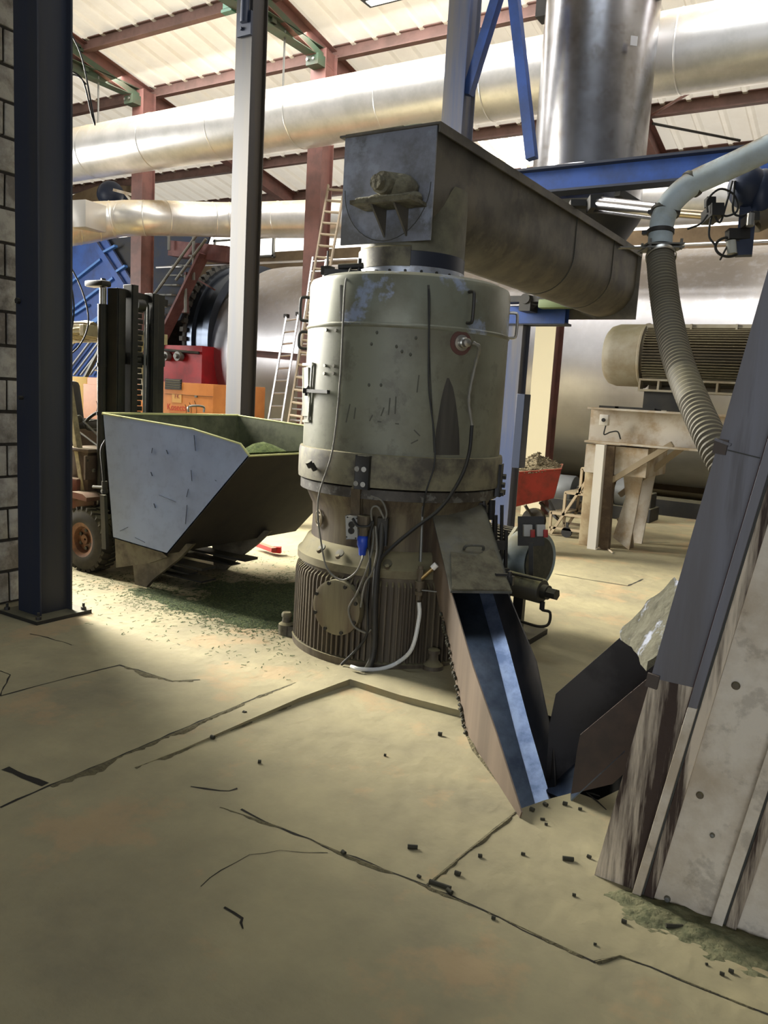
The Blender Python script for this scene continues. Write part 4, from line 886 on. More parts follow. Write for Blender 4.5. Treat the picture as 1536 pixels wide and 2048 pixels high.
build('fender', MB().prism([(-5.98, 4.2, .60), (-5.70, 4.2, .66), (-5.55, 4.2, .655), (-5.5, 4.2, .63), (-5.5, 4.2, .60), (-5.72, 4.2, .61), (-5.88, 4.2, .55)], (0, .2, 0)).box((-6.45, 4.35, .58), (.95, .28, .10), None, .01), M_fork, fk)
build('front_cowl', MB().box((-5.85, 4.72, .82), (.42, .80, .36), None, .02).box((-5.78, 4.72, 1.0), (.34, .84, .03), None, .005).box((-5.63, 4.4, .86), (.02, .24, .20)), M_forkb, fk)
for px, py in ((175, 921), (189, 941)):
    q = P(px, py, y=4.31); build('bolt', MB().hexbolt(q, -Y, .016, .015), M_dark, fk)
build('engine_bonnet', MB().box((-6.75, 4.75, .93), (1.0, .8, .42), None, .04), M_forkb, fk)
build('counterweight', MB().box((-7.45, 4.75, .72), (.45, .95, .70), None, .08), M_fork, fk)
build('seat_base', MB().box((-6.6, 4.75, 1.12), (.6, .7, .06), None, .02), M_dark, fk)
st = build('seat', MB().box((-6.5, 4.78, 1.17), (.46, .46, .10), None, .04).box((-6.66, 4.78, 1.36), (.13, .46, .42), Matrix.Rotation(-.2, 3, 'Y'), .055), M_rubber, fk)
build('headrest_knob', MB().sphere(P(158, 838, y=4.5), .035, 12), M_dark, st)
sw = V((-6.02, 4.78, 1.24)); M = Matrix.Rotation(math.radians(-38), 3, 'Y')
mb = MB().tube([sw+M@V((.17*math.cos(a), .17*math.sin(a), 0)) for a in [2*PI*i/32 for i in range(33)]], .014, 8, False)
for a in (0.3, 2.4, 4.5): mb.bar(sw, sw+M@V((.17*math.cos(a), .17*math.sin(a), 0)), .018, .01)
mb.sphere(sw, .035, 12); build('steering_wheel', mb, M_rubber, fk); build('steering_column', MB().cyl(sw, sw+V((.20, 0, -.30)), .022, n=10), M_dark, fk)
for px0, py0, px1, py1 in ((160, 835, 210, 885), (140, 850, 200, 895)): build('control_lever', MB().cyl(P(px0, py0, y=4.55), P(px1, py1, y=4.5), .008, n=8).sphere(P(px0, py0, y=4.55), .02, 8), M_dark, fk)
# overhead guard
for yy, nm in ((4.34, 'guard_pillar'), (5.16, 'guard_pillar')):
    build(nm, MB().bar((-5.70, yy, .64), (-6.02, yy, 1.90), .05, .055, Y), M_cream, fk, bev=.004)
    q = [(-7.25, yy, .9), (-7.22, yy, 1.4), (-7.2, yy, 1.82), (-7.1, yy, 1.94), (-6.95, yy, 1.97)]; build(nm, MB().tube(crom(q, 4), .035, 10), M_cream, fk)
mb = MB()
for yy in (4.34, 5.16): mb.tube(crom([(-6.0, yy, 1.88), (-5.92, yy, 1.97), (-5.8, yy, 1.995), (-5.72, yy, 2.0)], 4), .03, 8).bar((-7.15, yy, 1.97), (-5.70, yy, 2.0), .05, .07)
for i in range(9): mb.bar((-5.78-.16*i, 4.32, 2.0-.003*i), (-5.78-.16*i, 5.18, 2.0-.003*i), .04, .03)
mb.bar((-5.70, 4.3, 1.985), (-5.70, 5.2, 1.985), .05, .09)
gd = build('overhead_guard', mb, M_cream, fk, bev=.003)
mb = MB().tube(crom([(-7.1, 4.40, 1.99), (-6.7, 4.5, 2.03), (-6.3, 4.42, 2.02), (-5.9, 4.46, 2.04), (-5.7, 4.42, 2.03)], 5), .035, 8).box((-6.4, 4.75, 2.035), (1.3, .78, .02)); mb.jitter(.012, 9); build('folded_sheet', mb, mat('dusty_tarp', (.52, .47, .36), .9, col2=(.36, .31, .22), sc=8, dust=.8, dcol=(.86, .80, .68)), gd)
# mast
def rail(name, x, y, z0, z1, wx, wy, m=M_mast): return build(name, MB().box((x, y, (z0+z1)/2), (wx, .018, z1-z0)).box((x-wx/2, y+wy/2, (z0+z1)/2), (.018, wy, z1-z0)).box((x+wx/2, y+wy/2, (z0+z1)/2), (.018, wy, z1-z0)), m, fk, bev=.002)
rail('mast_rail', -5.46, 4.42, .12, 2.33, .12, .07); rail('mast_rail', -5.40, 4.52, .12, 2.37, .10, .055)
rail('mast_rail', -5.40, 4.74, .12, 2.33, .10, .05); rail('mast_rail', -5.45, 4.81, .12, 2.33, .13, .08)
build('mast_cylinder', MB().cyl((-5.56, 4.40, .2), (-5.56, 4.40, 2.20), .042, n=20).cyl((-5.56, 4.40, 1.7), (-5.56, 4.40, 1.73), .05, n=20).cyl((-5.56, 4.40, 1.30), (-5.56, 4.40, 1.33), .05, n=20), M_mast, fk)
build('piston_rod', MB().cyl((-5.56, 4.40, 2.2), (-5.56, 4.40, 2.33), .028, n=16), M_chrome, fk)
build('rod_cap', MB().box((-5.60, 4.38, 2.36), (.22, .10, .05), None, .015).hexbolt((-5.56, 4.4, 2.385), Z, .02, .02), M_mast, fk)
build('cross_member', MB().bar((-5.42, 4.46, 2.30), (-5.42, 4.94, 2.27), .05, .06).bar((-5.44, 4.46, 1.78), (-5.44, 4.94, 1.78), .04, .09).bar((-5.44, 4.46, .5), (-5.44, 4.94, .5), .04, .12), M_mast, fk)
mb = MB()
for i in range(44):
    zz = 2.18-.045*i; mb.box((-5.41, 4.64, zz), (.03, .05 if i % 2 else .075, .04), None, .006)
mb.cyl((-5.41, 4.60, 2.22), (-5.41, 4.68, 2.22), .05, n=16); build('lift_chain', mb, M_mast, fk)
for k_ in (0, .03): build('mast_hose', MB().tube(crom([(-5.40, 4.64, 2.26), (-5.39, 4.68+k_, 2.24), (-5.39, 4.69+k_, 2.1), (-5.39, 4.69+k_, 1.6), (-5.39, 4.69+k_, .9)], 5), .011, 8), M_cabled if k_ else M_grey, fk)
build('fork_carriage', MB().box((-5.30, 4.75, .62), (.05, .86, .08)).box((-5.30, 4.75, .28), (.05, .86, .08)).box((-5.31, 4.36, .45), (.04, .05, .55)).box((-5.31, 5.14, .45), (.04, .05, .55)), M_dark, fk)
for yy in (4.5, 5.0): build('fork', MB().prism([(-5.28, yy, .66), (-5.24, yy, .66), (-5.235, yy, .12), (-4.62, yy, .095), (-4.62, yy, .085), (-5.28, yy, .075)], (0, .1, 0)), M_dark, fk)
cq = [P(212, 880, y=4.25), P(203, 900, y=4.22), P(206, 940, y=4.2), P(209, 975, y=4.2)]
build('hydraulic_hose', MB().tube(crom(cq, 5), .012, 8), M_rubber, fk); q = P(209, 975, y=4.2)
build('hose_fitting', MB().cyl(q+Z*.05, q-Z*.05, .022, n=10).cyl(q-Z*.0, q-X*.14-Z*.01, .012, n=8).cyl(q-Z*.02, q-Z*.04, .03, n=6), M_dark, fk)
a, c = P(207, 990, y=4.12), P(211, 1098, y=4.12); build('tilt_bar', MB().bar(a, c, .05, .03, Y), M_dark, fk)
# ================================================================== TIPPING BUCKET
bk = thing('tipping_bucket', 'large grey-blue steel tipping skip with sloping front beside the forklift', 'skip', (-4.5, 4.8, 0))
yA, yB = 4.10, 5.62
sp = [(-5.18, 1.335), (-4.21, 1.285), (-3.75, 1.215), (-3.665, 1.14), (-4.44, .34), (-5.05, .375)]
build('side_panel', MB().prism([(x_, yA, z_) for x_, z_ in sp], (0, .008, 0)), M_bucket, bk)
build('side_panel', MB().prism([(x_, yB, z_) for x_, z_ in sp], (0, -.008, 0)), M_buckin, bk)
build('rim_edge', MB().tube([V((x_, yA+.004, z_)) for x_, z_ in sp[:4]], .008, 6).tube([V((x_, yB-.004, z_)) for x_, z_ in sp[:4]], .008, 6).tube([V((sp[0][0], yA, sp[0][1])), V((sp[0][0], yB, sp[0][1]))], .012, 6).tube([V((sp[3][0], yA, sp[3][1])), V((sp[3][0], yB, sp[3][1]))], .007, 6), M_edge, bk)
build('back_panel', MB().prism([(sp[0][0], yA, sp[0][1]), (sp[0][0], yB, sp[0][1]), (sp[5][0], yB, sp[5][1]), (sp[5][0], yA, sp[5][1])], (.008, 0, 0)), M_buckin, bk)
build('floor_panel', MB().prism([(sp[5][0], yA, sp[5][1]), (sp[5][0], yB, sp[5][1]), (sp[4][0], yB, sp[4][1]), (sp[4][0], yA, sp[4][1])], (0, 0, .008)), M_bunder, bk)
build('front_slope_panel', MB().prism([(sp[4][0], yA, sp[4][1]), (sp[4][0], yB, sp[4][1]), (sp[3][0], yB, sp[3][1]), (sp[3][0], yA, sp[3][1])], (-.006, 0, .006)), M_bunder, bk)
bf = P(340, 1060, y=4.1)
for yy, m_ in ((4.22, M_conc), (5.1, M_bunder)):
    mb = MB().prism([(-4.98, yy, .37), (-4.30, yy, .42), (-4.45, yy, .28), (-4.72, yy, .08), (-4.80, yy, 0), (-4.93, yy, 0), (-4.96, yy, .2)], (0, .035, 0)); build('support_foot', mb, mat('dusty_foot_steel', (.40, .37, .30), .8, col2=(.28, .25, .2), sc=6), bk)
mb = MB().prism([(-5.10, 4.16, .36), (-4.62, 4.16, .35), (-4.50, 4.16, .30), (-4.70, 4.16, .22), (-5.08, 4.16, .12)], (0, .02, 0)); build('fork_pocket_plate', mb, MATS['dusty_foot_steel'], bk)
build('fork_pocket', MB().box((-4.8, 4.55, .16), (.7, .16, .02)).box((-4.8, 4.55, .06), (.7, .16, .012)).box((-4.8, 5.05, .16), (.7, .16, .02)), M_dark, bk)
q = V((-5.13, 4.95, 1.36)); hb = MB().tube(crom([q, q+V((0, .01, .05)), q+V((0, .17, .05)), q+V((0, .18, 0))], 5), .01, 8); build('release_handle', hb, M_chrome, bk)
for k_, (a_, b_, c_, d_) in enumerate(((333, 900, 336, 908), (302, 944, 305, 952), (308, 1007, 311, 1016), (430, 960, 433, 962), (388, 870, 391, 902), (382, 940, 384, 962), (377, 978, 373, 994), (305, 896, 303, 906), (318, 990, 352, 1004), (374, 1010, 371, 1048), (240, 1062, 256, 1054), (270, 1075, 290, 1085), (240, 833, 245, 836))):
    build('scuff_mark', MB().bar(P(a_, b_, y=yA-.0015), P(c_, d_, y=yA-.0015), .002, .010 if k_ < 3 else .005, Y), mat('bucket_scuff', (.24, .25, .27), .8), bk)
# green meal load, heaped inside
mb = MB(); g = 26
def vv(i, j):
    x_ = -5.15+1.42*i/g; y_ = yA+.02+(yB-yA-.04)*j/g
    h = .96+.24*math.exp(-((x_+3.98)**2/.07+(y_-4.62)**2/.09))+.02*noise.noise(V((x_*6, y_*6, 0)))
    h = min(h, 1.32); lim = .40+max(0, (x_+4.44))*(1.14-.34)/(.775)+.02
    return mb.b.verts.new((x_, y_, max(h, lim if x_ > -4.44 else .4)))
vs = [[vv(i, j) for j in range(g+1)] for i in range(g+1)]
for i in range(g):
    for j in range(g): mb.b.faces.new((vs[i][j], vs[i+1][j], vs[i+1][j+1], vs[i][j+1]))
build('meal_load', mb, M_meal, label='heap of green dried meal lying in the grey tipping bucket', cat='meal', kind='stuff')
# ================================================================== MEAL AND PELLETS ON THE FLOOR
mb = MB(); gx, gy = 150, 150
x0, x1, y0, y1 = -5.9, -2.5, 3.5, 6.7
def env(x_, y_):
    def gs(cx_, cy_, sx_, sy_, r=0):
        dx, dy_ = x_-cx_, y_-cy_; a, b_ = dx*math.cos(r)+dy_*math.sin(r), -dx*math.sin(r)+dy_*math.cos(r)
        return math.exp(-(a*a/sx_**2+b_*b_/sy_**2))
    return gs(-3.9, 4.75, .75, .42, .25)*1.15+gs(-4.4, 4.08, .75, .20, -.1)*.72+gs(-3.6, 4.15, .5, .3)*.5+gs(-3.45, 4.45, .35, .3)*.9+gs(-3.6, 5.5, .55, .45)*.9+gs(-3.1, 5.0, .3, .3)*.8
def mh(x_, y_):
    e = env(x_, y_); nz = noise.noise(V((x_*3, y_*3, 1)))*.5+noise.noise(V((x_*9, y_*9, 5)))*.5+noise.noise(V((x_*28, y_*28, 3)))*.55
    return (e-.62+nz*.55)*.02 + .13*math.exp(-((x_+3.55)**2/.10+(y_-5.65)**2/.10))
grid = [[None]*(gy+1) for _ in range(gx+1)]
for i in range(gx+1):
    for j in range(gy+1):
        x_, y_ = x0+(x1-x0)*i/gx, y0+(y1-y0)*j/gy
        grid[i][j] = (x_, y_, max(-.01, mh(x_, y_)))
vd = {}
def gv(i, j):
    if (i, j) not in vd: vd[(i, j)] = mb.b.verts.new(grid[i][j])
    return vd[(i, j)]
for i in range(gx):
    for j in range(gy):
        if max(grid[i][j][2], grid[i+1][j][2], grid[i+1][j+1][2], grid[i][j+1][2]) > 0 and (grid[i][j][0]-PC.x)**2+(grid[i][j][1]-PC.y)**2 > .47:
            mb.b.faces.new((gv(i, j), gv(i+1, j), gv(i+1, j+1), gv(i, j+1)))
n_ = 0; tries = 0
while n_ < 9000 and tries < 80000:
    tries += 1
    x_, y_ = random.uniform(x0, x1), random.uniform(3.3, 6.2); e = env(x_, y_)
    pr = min(1, e*1.3)*.5*(1 if noise.noise(V((x_*4, y_*4, 8))) > -.12 else .15)+.02
    if random.random() > pr or (x_-PC.x)**2+(y_-PC.y)**2 < .46: continue
    a = random.uniform(0, PI); l = random.uniform(.006, .017); s_ = .0028; h = max(0, mh(x_, y_))+.003
    c, s2 = math.cos(a)*l, math.sin(a)*l; q = [(x_-c-s2*.2, y_-s2+c*.2, h), (x_+c-s2*.2, y_+s2+c*.2, h+.002), (x_+c+s2*.2, y_+s2-c*.2, h+.001), (x_-c+s2*.2, y_-s2-c*.2, h-.001)]
    mb.face(q); n_ += 1
build('spilled_meal', mb, M_flake, label='green dried meal spilled over the floor under and before the tipping bucket', cat='meal', kind='stuff', smooth=60)
pel = [(825, 1697, 20, 12, 0), (1136, 1721, 22, 10, .1), (1348, 1856, 34, 9, 0), (880, 1773, 46, 9, .45), (899, 1786, 14, 10, .9), (915, 1750, 12, 14, .4), (1480, 1880, 38, 6, .1), (1360, 1815, 14, 4, .1), (1248, 1846, 10, 8, .5), (519, 1526, 6, 7, 0), (1130, 1610, 9, 8, .4), (1091, 1612, 9, 8, 1), (1064, 1622, 9, 8, .7), (960, 1714, 8, 7, 0), (1046, 1710, 8, 6, .3), (687, 1709, 9, 9, .9), (938, 1350, 9, 9, .3), (880, 1471, 8, 8, .2), (1462, 1945, 10, 8, .5), (1444, 1950, 9, 7, .5), (1178, 1716, 8, 7, .7), (1148, 1792, 7, 6, .2), (987, 1838, 8, 7, .3), (1030, 1420, 7, 6, .2), (770, 1512, 5, 5, 0), (664, 1372, 13, 12, .3), (425, 1478, 9, 8, .5), (489, 1428, 7, 7, .6), (1190, 1890, 6, 5, .2), (838, 1755, 8, 6, .7), (1092, 1650, 6, 5, .1), (1160, 1620, 7, 6, .1), (1085, 1640, 9, 5, 0), (1413, 1930, 5, 5, 0)]
for i, (px, py, lw, th, a) in enumerate(pel):
    q = fl(px, py, .0); dep = -(RC.transposed() @ (q-C0)).z; L_ = lw*dep/F_PX; r_ = max(.0028, min(th, 9)*dep/F_PX*.5)
    q.z = r_*.95
    if 1000 < px < 1050 and py < 1500: continue
    d = V((RC @ V((1, 0, 0))).xy.to_3d()); d.z = 0; d.normalize(); d = Matrix.Rotation(-a, 3, 'Z') @ d
    mb = MB().cyl(q-d*L_/2, q+d*L_/2, r_, r_*.93, 10); mb.jitter(r_*.12, 300)
    big = {0: 'short dark pellet alone on the pale slab before the press', 1: 'dark pellet alone right of the diagonal floor joint', 2: 'long dark pellet lying before the white flanged panel', 3: 'longest dark pellet lying at the meeting of the floor joints', 4: 'stubby pellet touching the end of the longest pellet', 5: 'round pellet crumb just above the joint corner', 6: 'thin long pellet at the foot of the rightmost flange', 7: 'thin pellet sliver in the meal at the foot of the white panel', 8: 'small pellet crumb left of the long pellet by the panel', 9: 'tiny dark pellet crumb alone on the slab left of middle'}.get(i)
    crumbs = ['rightmost of the three dark crumbs beside the pit edge', 'middle of the three dark crumbs beside the pit edge', 'dark crumb nearest the tip of the steel chute at the pit edge', 'dark crumb on the floor just right of the diagonal joint', 'small crumb midway between the pit edge and the two long pellets', 'dark crumb sitting on the long floor joint below the slab middle', 'dark crumb beside the beige side plate of the chute', 'small dark crumb on the slab left of the chute side plate', 'upper of two crumbs at the lower right corner of the floor', 'lower of two crumbs at the lower right corner of the floor', 'crumb just right of the lone pellet near the streaked panel foot', 'small crumb below the lone pellet near the streaked panel foot', 'crumb just below the corner of the floor joints', 'crumb at the upper middle of the slab under the chute', 'tiny crumb at the centre of the pale slab', 'largest crumb lying at the raised slab edge below the press', 'crumb between the two long parallel floor joints at left', 'crumb between the parallel joints, nearer the press', 'tiny crumb on the dark crack at the lower right', 'crumb just below the lone pellet on the pale slab', 'lower of the loose crumbs below the pit edge', 'crumb below the rear corner of the pit', 'crumb left of the others just below the pit edge', 'tiny crumb left of the pair at the lower right corner']
    build('fuel_pellet', mb, M_pellet, label=big or crumbs[i-10], cat='pellet', group='loose pellets on the floor' if i < 10 else 'tiny pellet crumbs on the floor')
# green dust drift at the foot of the panel machine
mb = MB(); g = 50
def dr(i, j):
    x_ = -.62+1.0*i/g; y_ = 2.30+.32*j/g
    e = 1-abs((y_-2.53)/.16)-max(0, (-.48-x_)*4)
    h = .022*(e-.35+.4*noise.noise(V((x_*14, y_*14, 0)))+.35*noise.noise(V((x_*50, y_*50, 2)))); return mb.b.verts.new((x_, y_, max(-.01, h)))
vs = [[dr(i, j) for j in range(g+1)] for i in range(g+1)]
for i in range(g):
    for j in range(g):
        f_ = (vs[i][j], vs[i+1][j], vs[i+1][j+1], vs[i][j+1])
        if max(v.co.z for v in f_) > 0: mb.b.faces.new(f_)
build('meal_drift', mb, mat('olive_meal_dust', (.45, .44, .32), 1, col2=(.36, .37, .26), sc=30, bump=.6), label='olive green dust drift along the foot of the white panel machine', cat='dust', kind='stuff')
# broom head under the bucket
q = P(535, 1092, z=.06); t = thing('broom', 'red broom head lying on the floor beyond the tipping bucket', 'broom', q)
build('broom_block', MB().bar(P(510, 1086, z=.07), P(548, 1100, z=.06), .06, .04), M_red, t); build('bristles', MB().bar(P(546, 1099, z=.05), P(562, 1100, z=.05), .07, .06).jitter(.006, 60), mat('red_bristles', (.80, .16, .15), .8), t)
# ================================================================== COMPRESSOR CABINET
cp2 = thing('compressor_cabinet', 'orange compressor cabinet with yellow-lit left end and red lettering behind the forklift', 'cabinet', (-10.5, 9.4, 0))
yc = 9.0; xr = P(427, 768, y=yc).x; xm = P(174, 753, y=yc).x; xl = xm-1.9
ztop = 1.615
build('cabinet_body', MB().box(((xm+xr)/2, yc+.6, ztop/2), (xr-xm, 1.2, ztop), None, .01), M_orange, cp2)
build('yellow_lit_part', MB().box(((xm+xl)/2, yc+.6, ztop/2), (xm-xl-.01, 1.2, ztop), None, .01), M_yellow, cp2)  # brightly lit part of the cabinet, its light painted as yellow
zs = P(400, 792, y=yc).z
build('split_line', MB().bar((P(330, 790, y=yc).x, yc-.003, zs), (xr, yc-.003, zs), .004, .012, Y), M_dark, cp2)
dl = P(168, 800, y=yc); build('left_door', MB().box(((dl.x+P(290, 800, y=yc).x)/2, yc-.008, .75), (P(290, 800, y=yc).x-dl.x, .016, 1.5), None, .006), M_orange, cp2)
build('door_knob', MB().lathe([(.03, 0), (.03, .015), (.018, .02)], P(212, 771, y=yc-.016), -Y, 16), M_grey, cp2)
build('door_catch', MB().box(P(392, 793, y=yc-.01), (.05, .02, .03)), M_grey, cp2)
a, c = P(331, 757, y=yc-.005), P(363, 780, y=yc-.005); vent = build('vent_frame', MB().box((a+c)/2, (c.x-a.x, .02, a.z-c.z)), M_dark, cp2)
for k_ in range(4): build('vent_slat', MB().box(((a.x+c.x)/2, yc-.018, a.z-(a.z-c.z)*(k_+.7)/4.6), (c.x-a.x-.04, .012, .018), Matrix.Rotation(.5, 3, 'X')), M_grey, vent)
a, c = P(344, 787, y=yc-.006), P(363, 806, y=yc-.006); stk = build('notice_sticker', MB().box((a+c)/2, (c.x-a.x, .004, a.z-c.z)), mat('yellow_sticker', (.88, .68, .38), .6), cp2)
RX = Matrix.Rotation(PI/2, 4, 'X')
def onface(px, py, dy_): return Matrix.Translation(P(px, py, y=yc+dy_)) @ RX
text('sticker_letters', 'FK', .10, onface(354, 793, -.010), mat('dull_red_print', (.66, .30, .22), .6), stk)
text('lettering', 'Kosects', .135, onface(353, 815, -.003), mat('red_print', (.80, .22, .14), .6), cp2)
build('underline', MB().bar(P(338, 820, y=yc-.003), P(368, 821, y=yc-.003), .003, .012, Y), MATS['red_print'], cp2)
text('lettering', 'compressoren', .07, onface(357, 827, -.003), mat('faint_red_print', (.86, .40, .20), .6), cp2)
for k_, px in enumerate((374, 379, 385)):
    q = P(px-14, 820, y=yc-.003); mb = MB().tube([q+V(((.14+.05*k_)*math.cos(a), 0, (.14+.05*k_)*math.sin(a))) for a in [-.7+1.4*i/10 for i in range(11)]], .004, 5); build('wave_mark', mb, M_fork, cp2)
    q = P(px-190, 812, y=yc-.018); mb = MB().tube([q+V(((.14+.05*k_)*math.cos(a), 0, (.14+.05*k_)*math.sin(a))) for a in [-.7+1.4*i/10 for i in range(11)]], .004, 5); build('wave_mark', mb, M_fork, cp2)
# ================================================================== BLUE FEED HOPPER AND STAIRS
hpr = thing('feed_hopper', 'big bright blue ribbed steel feed hopper at the far left', 'hopper', (-16, 12.9, 0))
HY = 12.3
def G(px, py, o=0): return P(px, py, y=HY+o)
build('hopper_panel', MB().prism([G(60, 560), G(135, 487), G(212, 478), G(262, 560), G(322, 640), G(300, 760), G(60, 760)], Y*.05), M_hopper, hpr)
build('upper_panel', MB().prism([G(204, 478, .1), G(300, 470, .1), G(420, 470, .1), G(360, 640, .1), G(325, 650, .1)], Y*.05), mat('dirty_dark_blue_panel', (.13, .17, .25), .8, col2=(.20, .20, .20), sc=1.5), hpr)
for a, b_, c, d_ in ((113, 590, 203, 519), (118, 640, 228, 556), (122, 646, 178, 610), (180, 652, 240, 612), (113, 520, 140, 492), (178, 650, 215, 622), (208, 505, 232, 492), (232, 545, 252, 532)):
    build('stiffener_rib', MB().bar(G(a, b_, -.03), G(c, d_, -.03), .05, .09, Y), M_cyan, hpr)
build('edge_member', MB().bar(G(186, 478, -.03), G(246, 570, -.03), .14, .10, Y).bar(G(246, 570, -.03), G(300, 650, -.03), .14, .10, Y), M_hopper, hpr)
for i, px in enumerate((120, 150, 168, 182, 200)):
    build('feed_rail', MB().bar(G(px-20, 750, -.08), G(px+48, 660, -.08), .03, .05, Y), mat('pale_rail', (.68, .68, .66), .5, .3), hpr)
build('drive_motor', MB().cyl(P(212, 385, y=13.3), P(236, 400, y=13.3), .26, n=20).sphere(P(222, 388, y=13.2), .3, 14), M_darkb, label='small dark blue drive motor on top of the lower duct', cat='motor')
build('tan_hood', MB().prism([P(112, 408, y=13.8), P(150, 388, y=13.8), P(200, 370, y=13.8), P(260, 372, y=13.8), P(262, 410, y=13.8)], Y*.4), M_tanwall, label='tan dusty sheet hood showing above the lower duct at left', cat='hood')
build('pale_support', MB().bar(P(228, 380, y=12.6), P(286, 395, y=12.6), .06, .06).bar(P(286, 390, y=12.6), P(286, 405, y=12.6), .09, .2).bar(P(250, 386, y=12.6), P(262, 400, y=12.6), .05, .05), M_frame, label='small pale pipe support standing on the lower duct', cat='support')
sr_ = thing('access_stairs', 'dark red steel stairs climbing to the platform left of the drum', 'stairs', (-14, 12, 0))
def SP(px, py, o=0): return P(px, py, y=11.9+o)
build('stringer', MB().bar(SP(318, 690), SP(408, 508), .05, .28, Y), mat('dusty_maroon', (.40, .25, .24), .7, col2=(.32, .18, .18), sc=4), sr_)
build('stringer', MB().bar(SP(262, 690, .9), SP(362, 500, .9), .05, .28, Y), MATS['dusty_maroon'], sr_)
for k_ in range(9):
    f = k_/8.5; a, c = SP(312+88*f, 668-165*f), SP(262+96*f, 668-165*f, .85); build('tread', MB().bar(a, c, .22, .03), M_grey, sr_)
for a, b_, c, d_ in ((318, 575, 395, 468), (352, 560, 412, 478), (300, 600, 330, 560)):
    build('handrail', MB().cyl(SP(a, b_, -.05), SP(c, d_, -.05), .03, n=8), M_grey, sr_)
for px, y0_, y1_ in ((338, 500, 470), (387, 560, 468), (371, 625, 550)): build('rail_post', MB().cyl(SP(px, y0_, -.04), SP(px, y1_, -.04), .03, n=8), M_grey, sr_)
build('platform_edge', MB().bar(SP(355, 500, .3), SP(470, 512, .3), .5, .3), MATS['dusty_maroon'], sr_)
build('platform_post', MB().bar(P(372, 545, y=12.2), P(374, 625, y=12.2), .06, .06).bar(P(372, 545, y=12.2), P(430, 580, y=12.3), .03, .03).bar(P(345, 622, y=12.2), P(374, 622, y=12.2), .12, .08), MATS['dusty_maroon'], sr_)
ls = thing('lower_steps', 'pale narrow steel steps behind the forklift mast and compressor', 'steps', (-12.5, 11.2, 0))
def LP(px, py): return P(px, py, y=11.3)
for dx in (0, -28): build('stringer', MB().bar(LP(196+dx, 760)*3.07-LP(238+dx, 680)*2.07 if False else LP(196+dx, 760)+(LP(196+dx, 760)-LP(238+dx, 680))*(LP(196+dx, 760).z/(LP(238+dx, 680).z-LP(196+dx, 760).z)), LP(238+dx, 680), .05, .09, Y), M_grey, ls)
for k_ in range(5): build('tread', MB().bar(LP(190+7*k_, 758-17*k_), LP(214+7*k_, 758-17*k_), .2, .03), M_step, ls)
# ================================================================== LADDERS
def ladder(label, bl, tl, br, tr, n, m, r=.022, wd=.05, nm='leaning_ladder'):
    t = thing(nm, label, 'ladder', bl, 'ladders leaning by the drum')
    build('stile', MB().bar(bl, tl, wd*.5, wd), m, t); build('stile', MB().bar(br, tr, wd*.5, wd), m, t)
    for k_ in range(n):
        f = (k_+.6)/n; build('rung', MB().cyl(V(bl).lerp(V(tl), f), V(br).lerp(V(tr), f), r*.75, n=8), m, t)
    return t
def dn(p, q): f = (0-q.z)/(p.z-q.z); return q.lerp(p, f)   # run a stile down to the floor
a, b_, c, d_ = P(535, 850, y=9.6), P(573, 632, y=10.6), P(562, 852, y=9.6), P(597, 628, y=10.6)
t = ladder('short bright aluminium ladder, front left of the leaning ladders', dn(a, b_), b_, dn(c, d_), d_, 14, M_alu)
for q in (b_, d_): build('end_cap', MB().box(q, (.07, .07, .06)), M_dark, t)
a, b_, c, d_ = P(576, 855, y=9.8), P(626, 515, y=10.8), P(600, 855, y=9.8), P(653, 514, y=10.8)
ladder('tall bright aluminium ladder with its top before the red-brown column', dn(a, b_), b_, dn(c, d_), d_, 22, M_alu)
a, b_, c, d_ = P(618, 600, y=9.95), P(657, 370, y=10.68), P(648, 600, y=9.95), P(690, 372, y=10.68)
ladder('old grey-brown ladder reaching highest, up to the screw trough', dn(a, b_), b_, dn(c, d_), d_, 26, M_wood, .026)
# ================================================================== BIG MOTOR ON ITS FRAME
YM = 9.1
bm = thing('motor_frame', 'dusty white steel beam frame on legs carrying the big motor', 'frame', (-2.3, YM, 0))
ztb, zbb = 1.60, 1.20
build('main_beam', MB().ibeam((-2.96, YM, (ztb+zbb)/2), (-.6, YM, (ztb+zbb)/2), .30, ztb-zbb, .022, .014), M_frame, bm)
build('rear_beam', MB().ibeam((-2.96, YM+.9, (ztb+zbb)/2), (-.6, YM+.9, (ztb+zbb)/2), .30, ztb-zbb, .022, .014), M_frame, bm)
for i, (px, py) in enumerate(((1225, 818), (1257, 816), (1295, 824), (1360, 828))):
    q = P(px, py, y=YM); build('shim_plate', MB().box((q.x, YM, ztb+.012), (.22, .3, .024)), M_dark, bm)
build('cross_beam', MB().box((-2.60, YM+.35, 1.02), (.7, .9, .32)), M_frame, bm)
build('plinth', MB().box((-2.86, YM+.1, .53), (.20, .26, 1.06), None, .01), M_conc, bm)
build('front_post', MB().bar((-2.74, YM-.18, 0), (-2.75, YM-.18, 1.19), .10, .09, Y), M_framew, bm)
build('dark_leg', MB().bar((-2.62, YM-.10, 0), (-2.66, YM-.10, 1.18), .10, .09, Y), mat('rusty_leg', (.34, .28, .23), .8, col2=(.45, .38, .3), sc=6), bm)
for off in (0, .55):
    mb = MB().prism([(-2.60, YM+.1+off, .12 if not off else 0), (-2.40, YM+.1+off, 0), (-2.30, YM+.1+off, 1.2), (-2.62, YM+.1+off, 1.2), (-2.50, YM+.1+off, .6)], (0, .03, 0)); build('tapered_leg', mb, M_frame, bm)
a, c = P(1205, 972, y=YM-.1), P(1345, 888, y=YM-.1); build('diagonal_strut', MB().bar(a, c, .06, .07, Y), M_step, bm)
a, c = P(1240, 990, y=YM+.3), P(1385, 880, y=YM+.3); build('diagonal_strut', MB().bar(a, c, .06, .07, Y), M_step, bm)
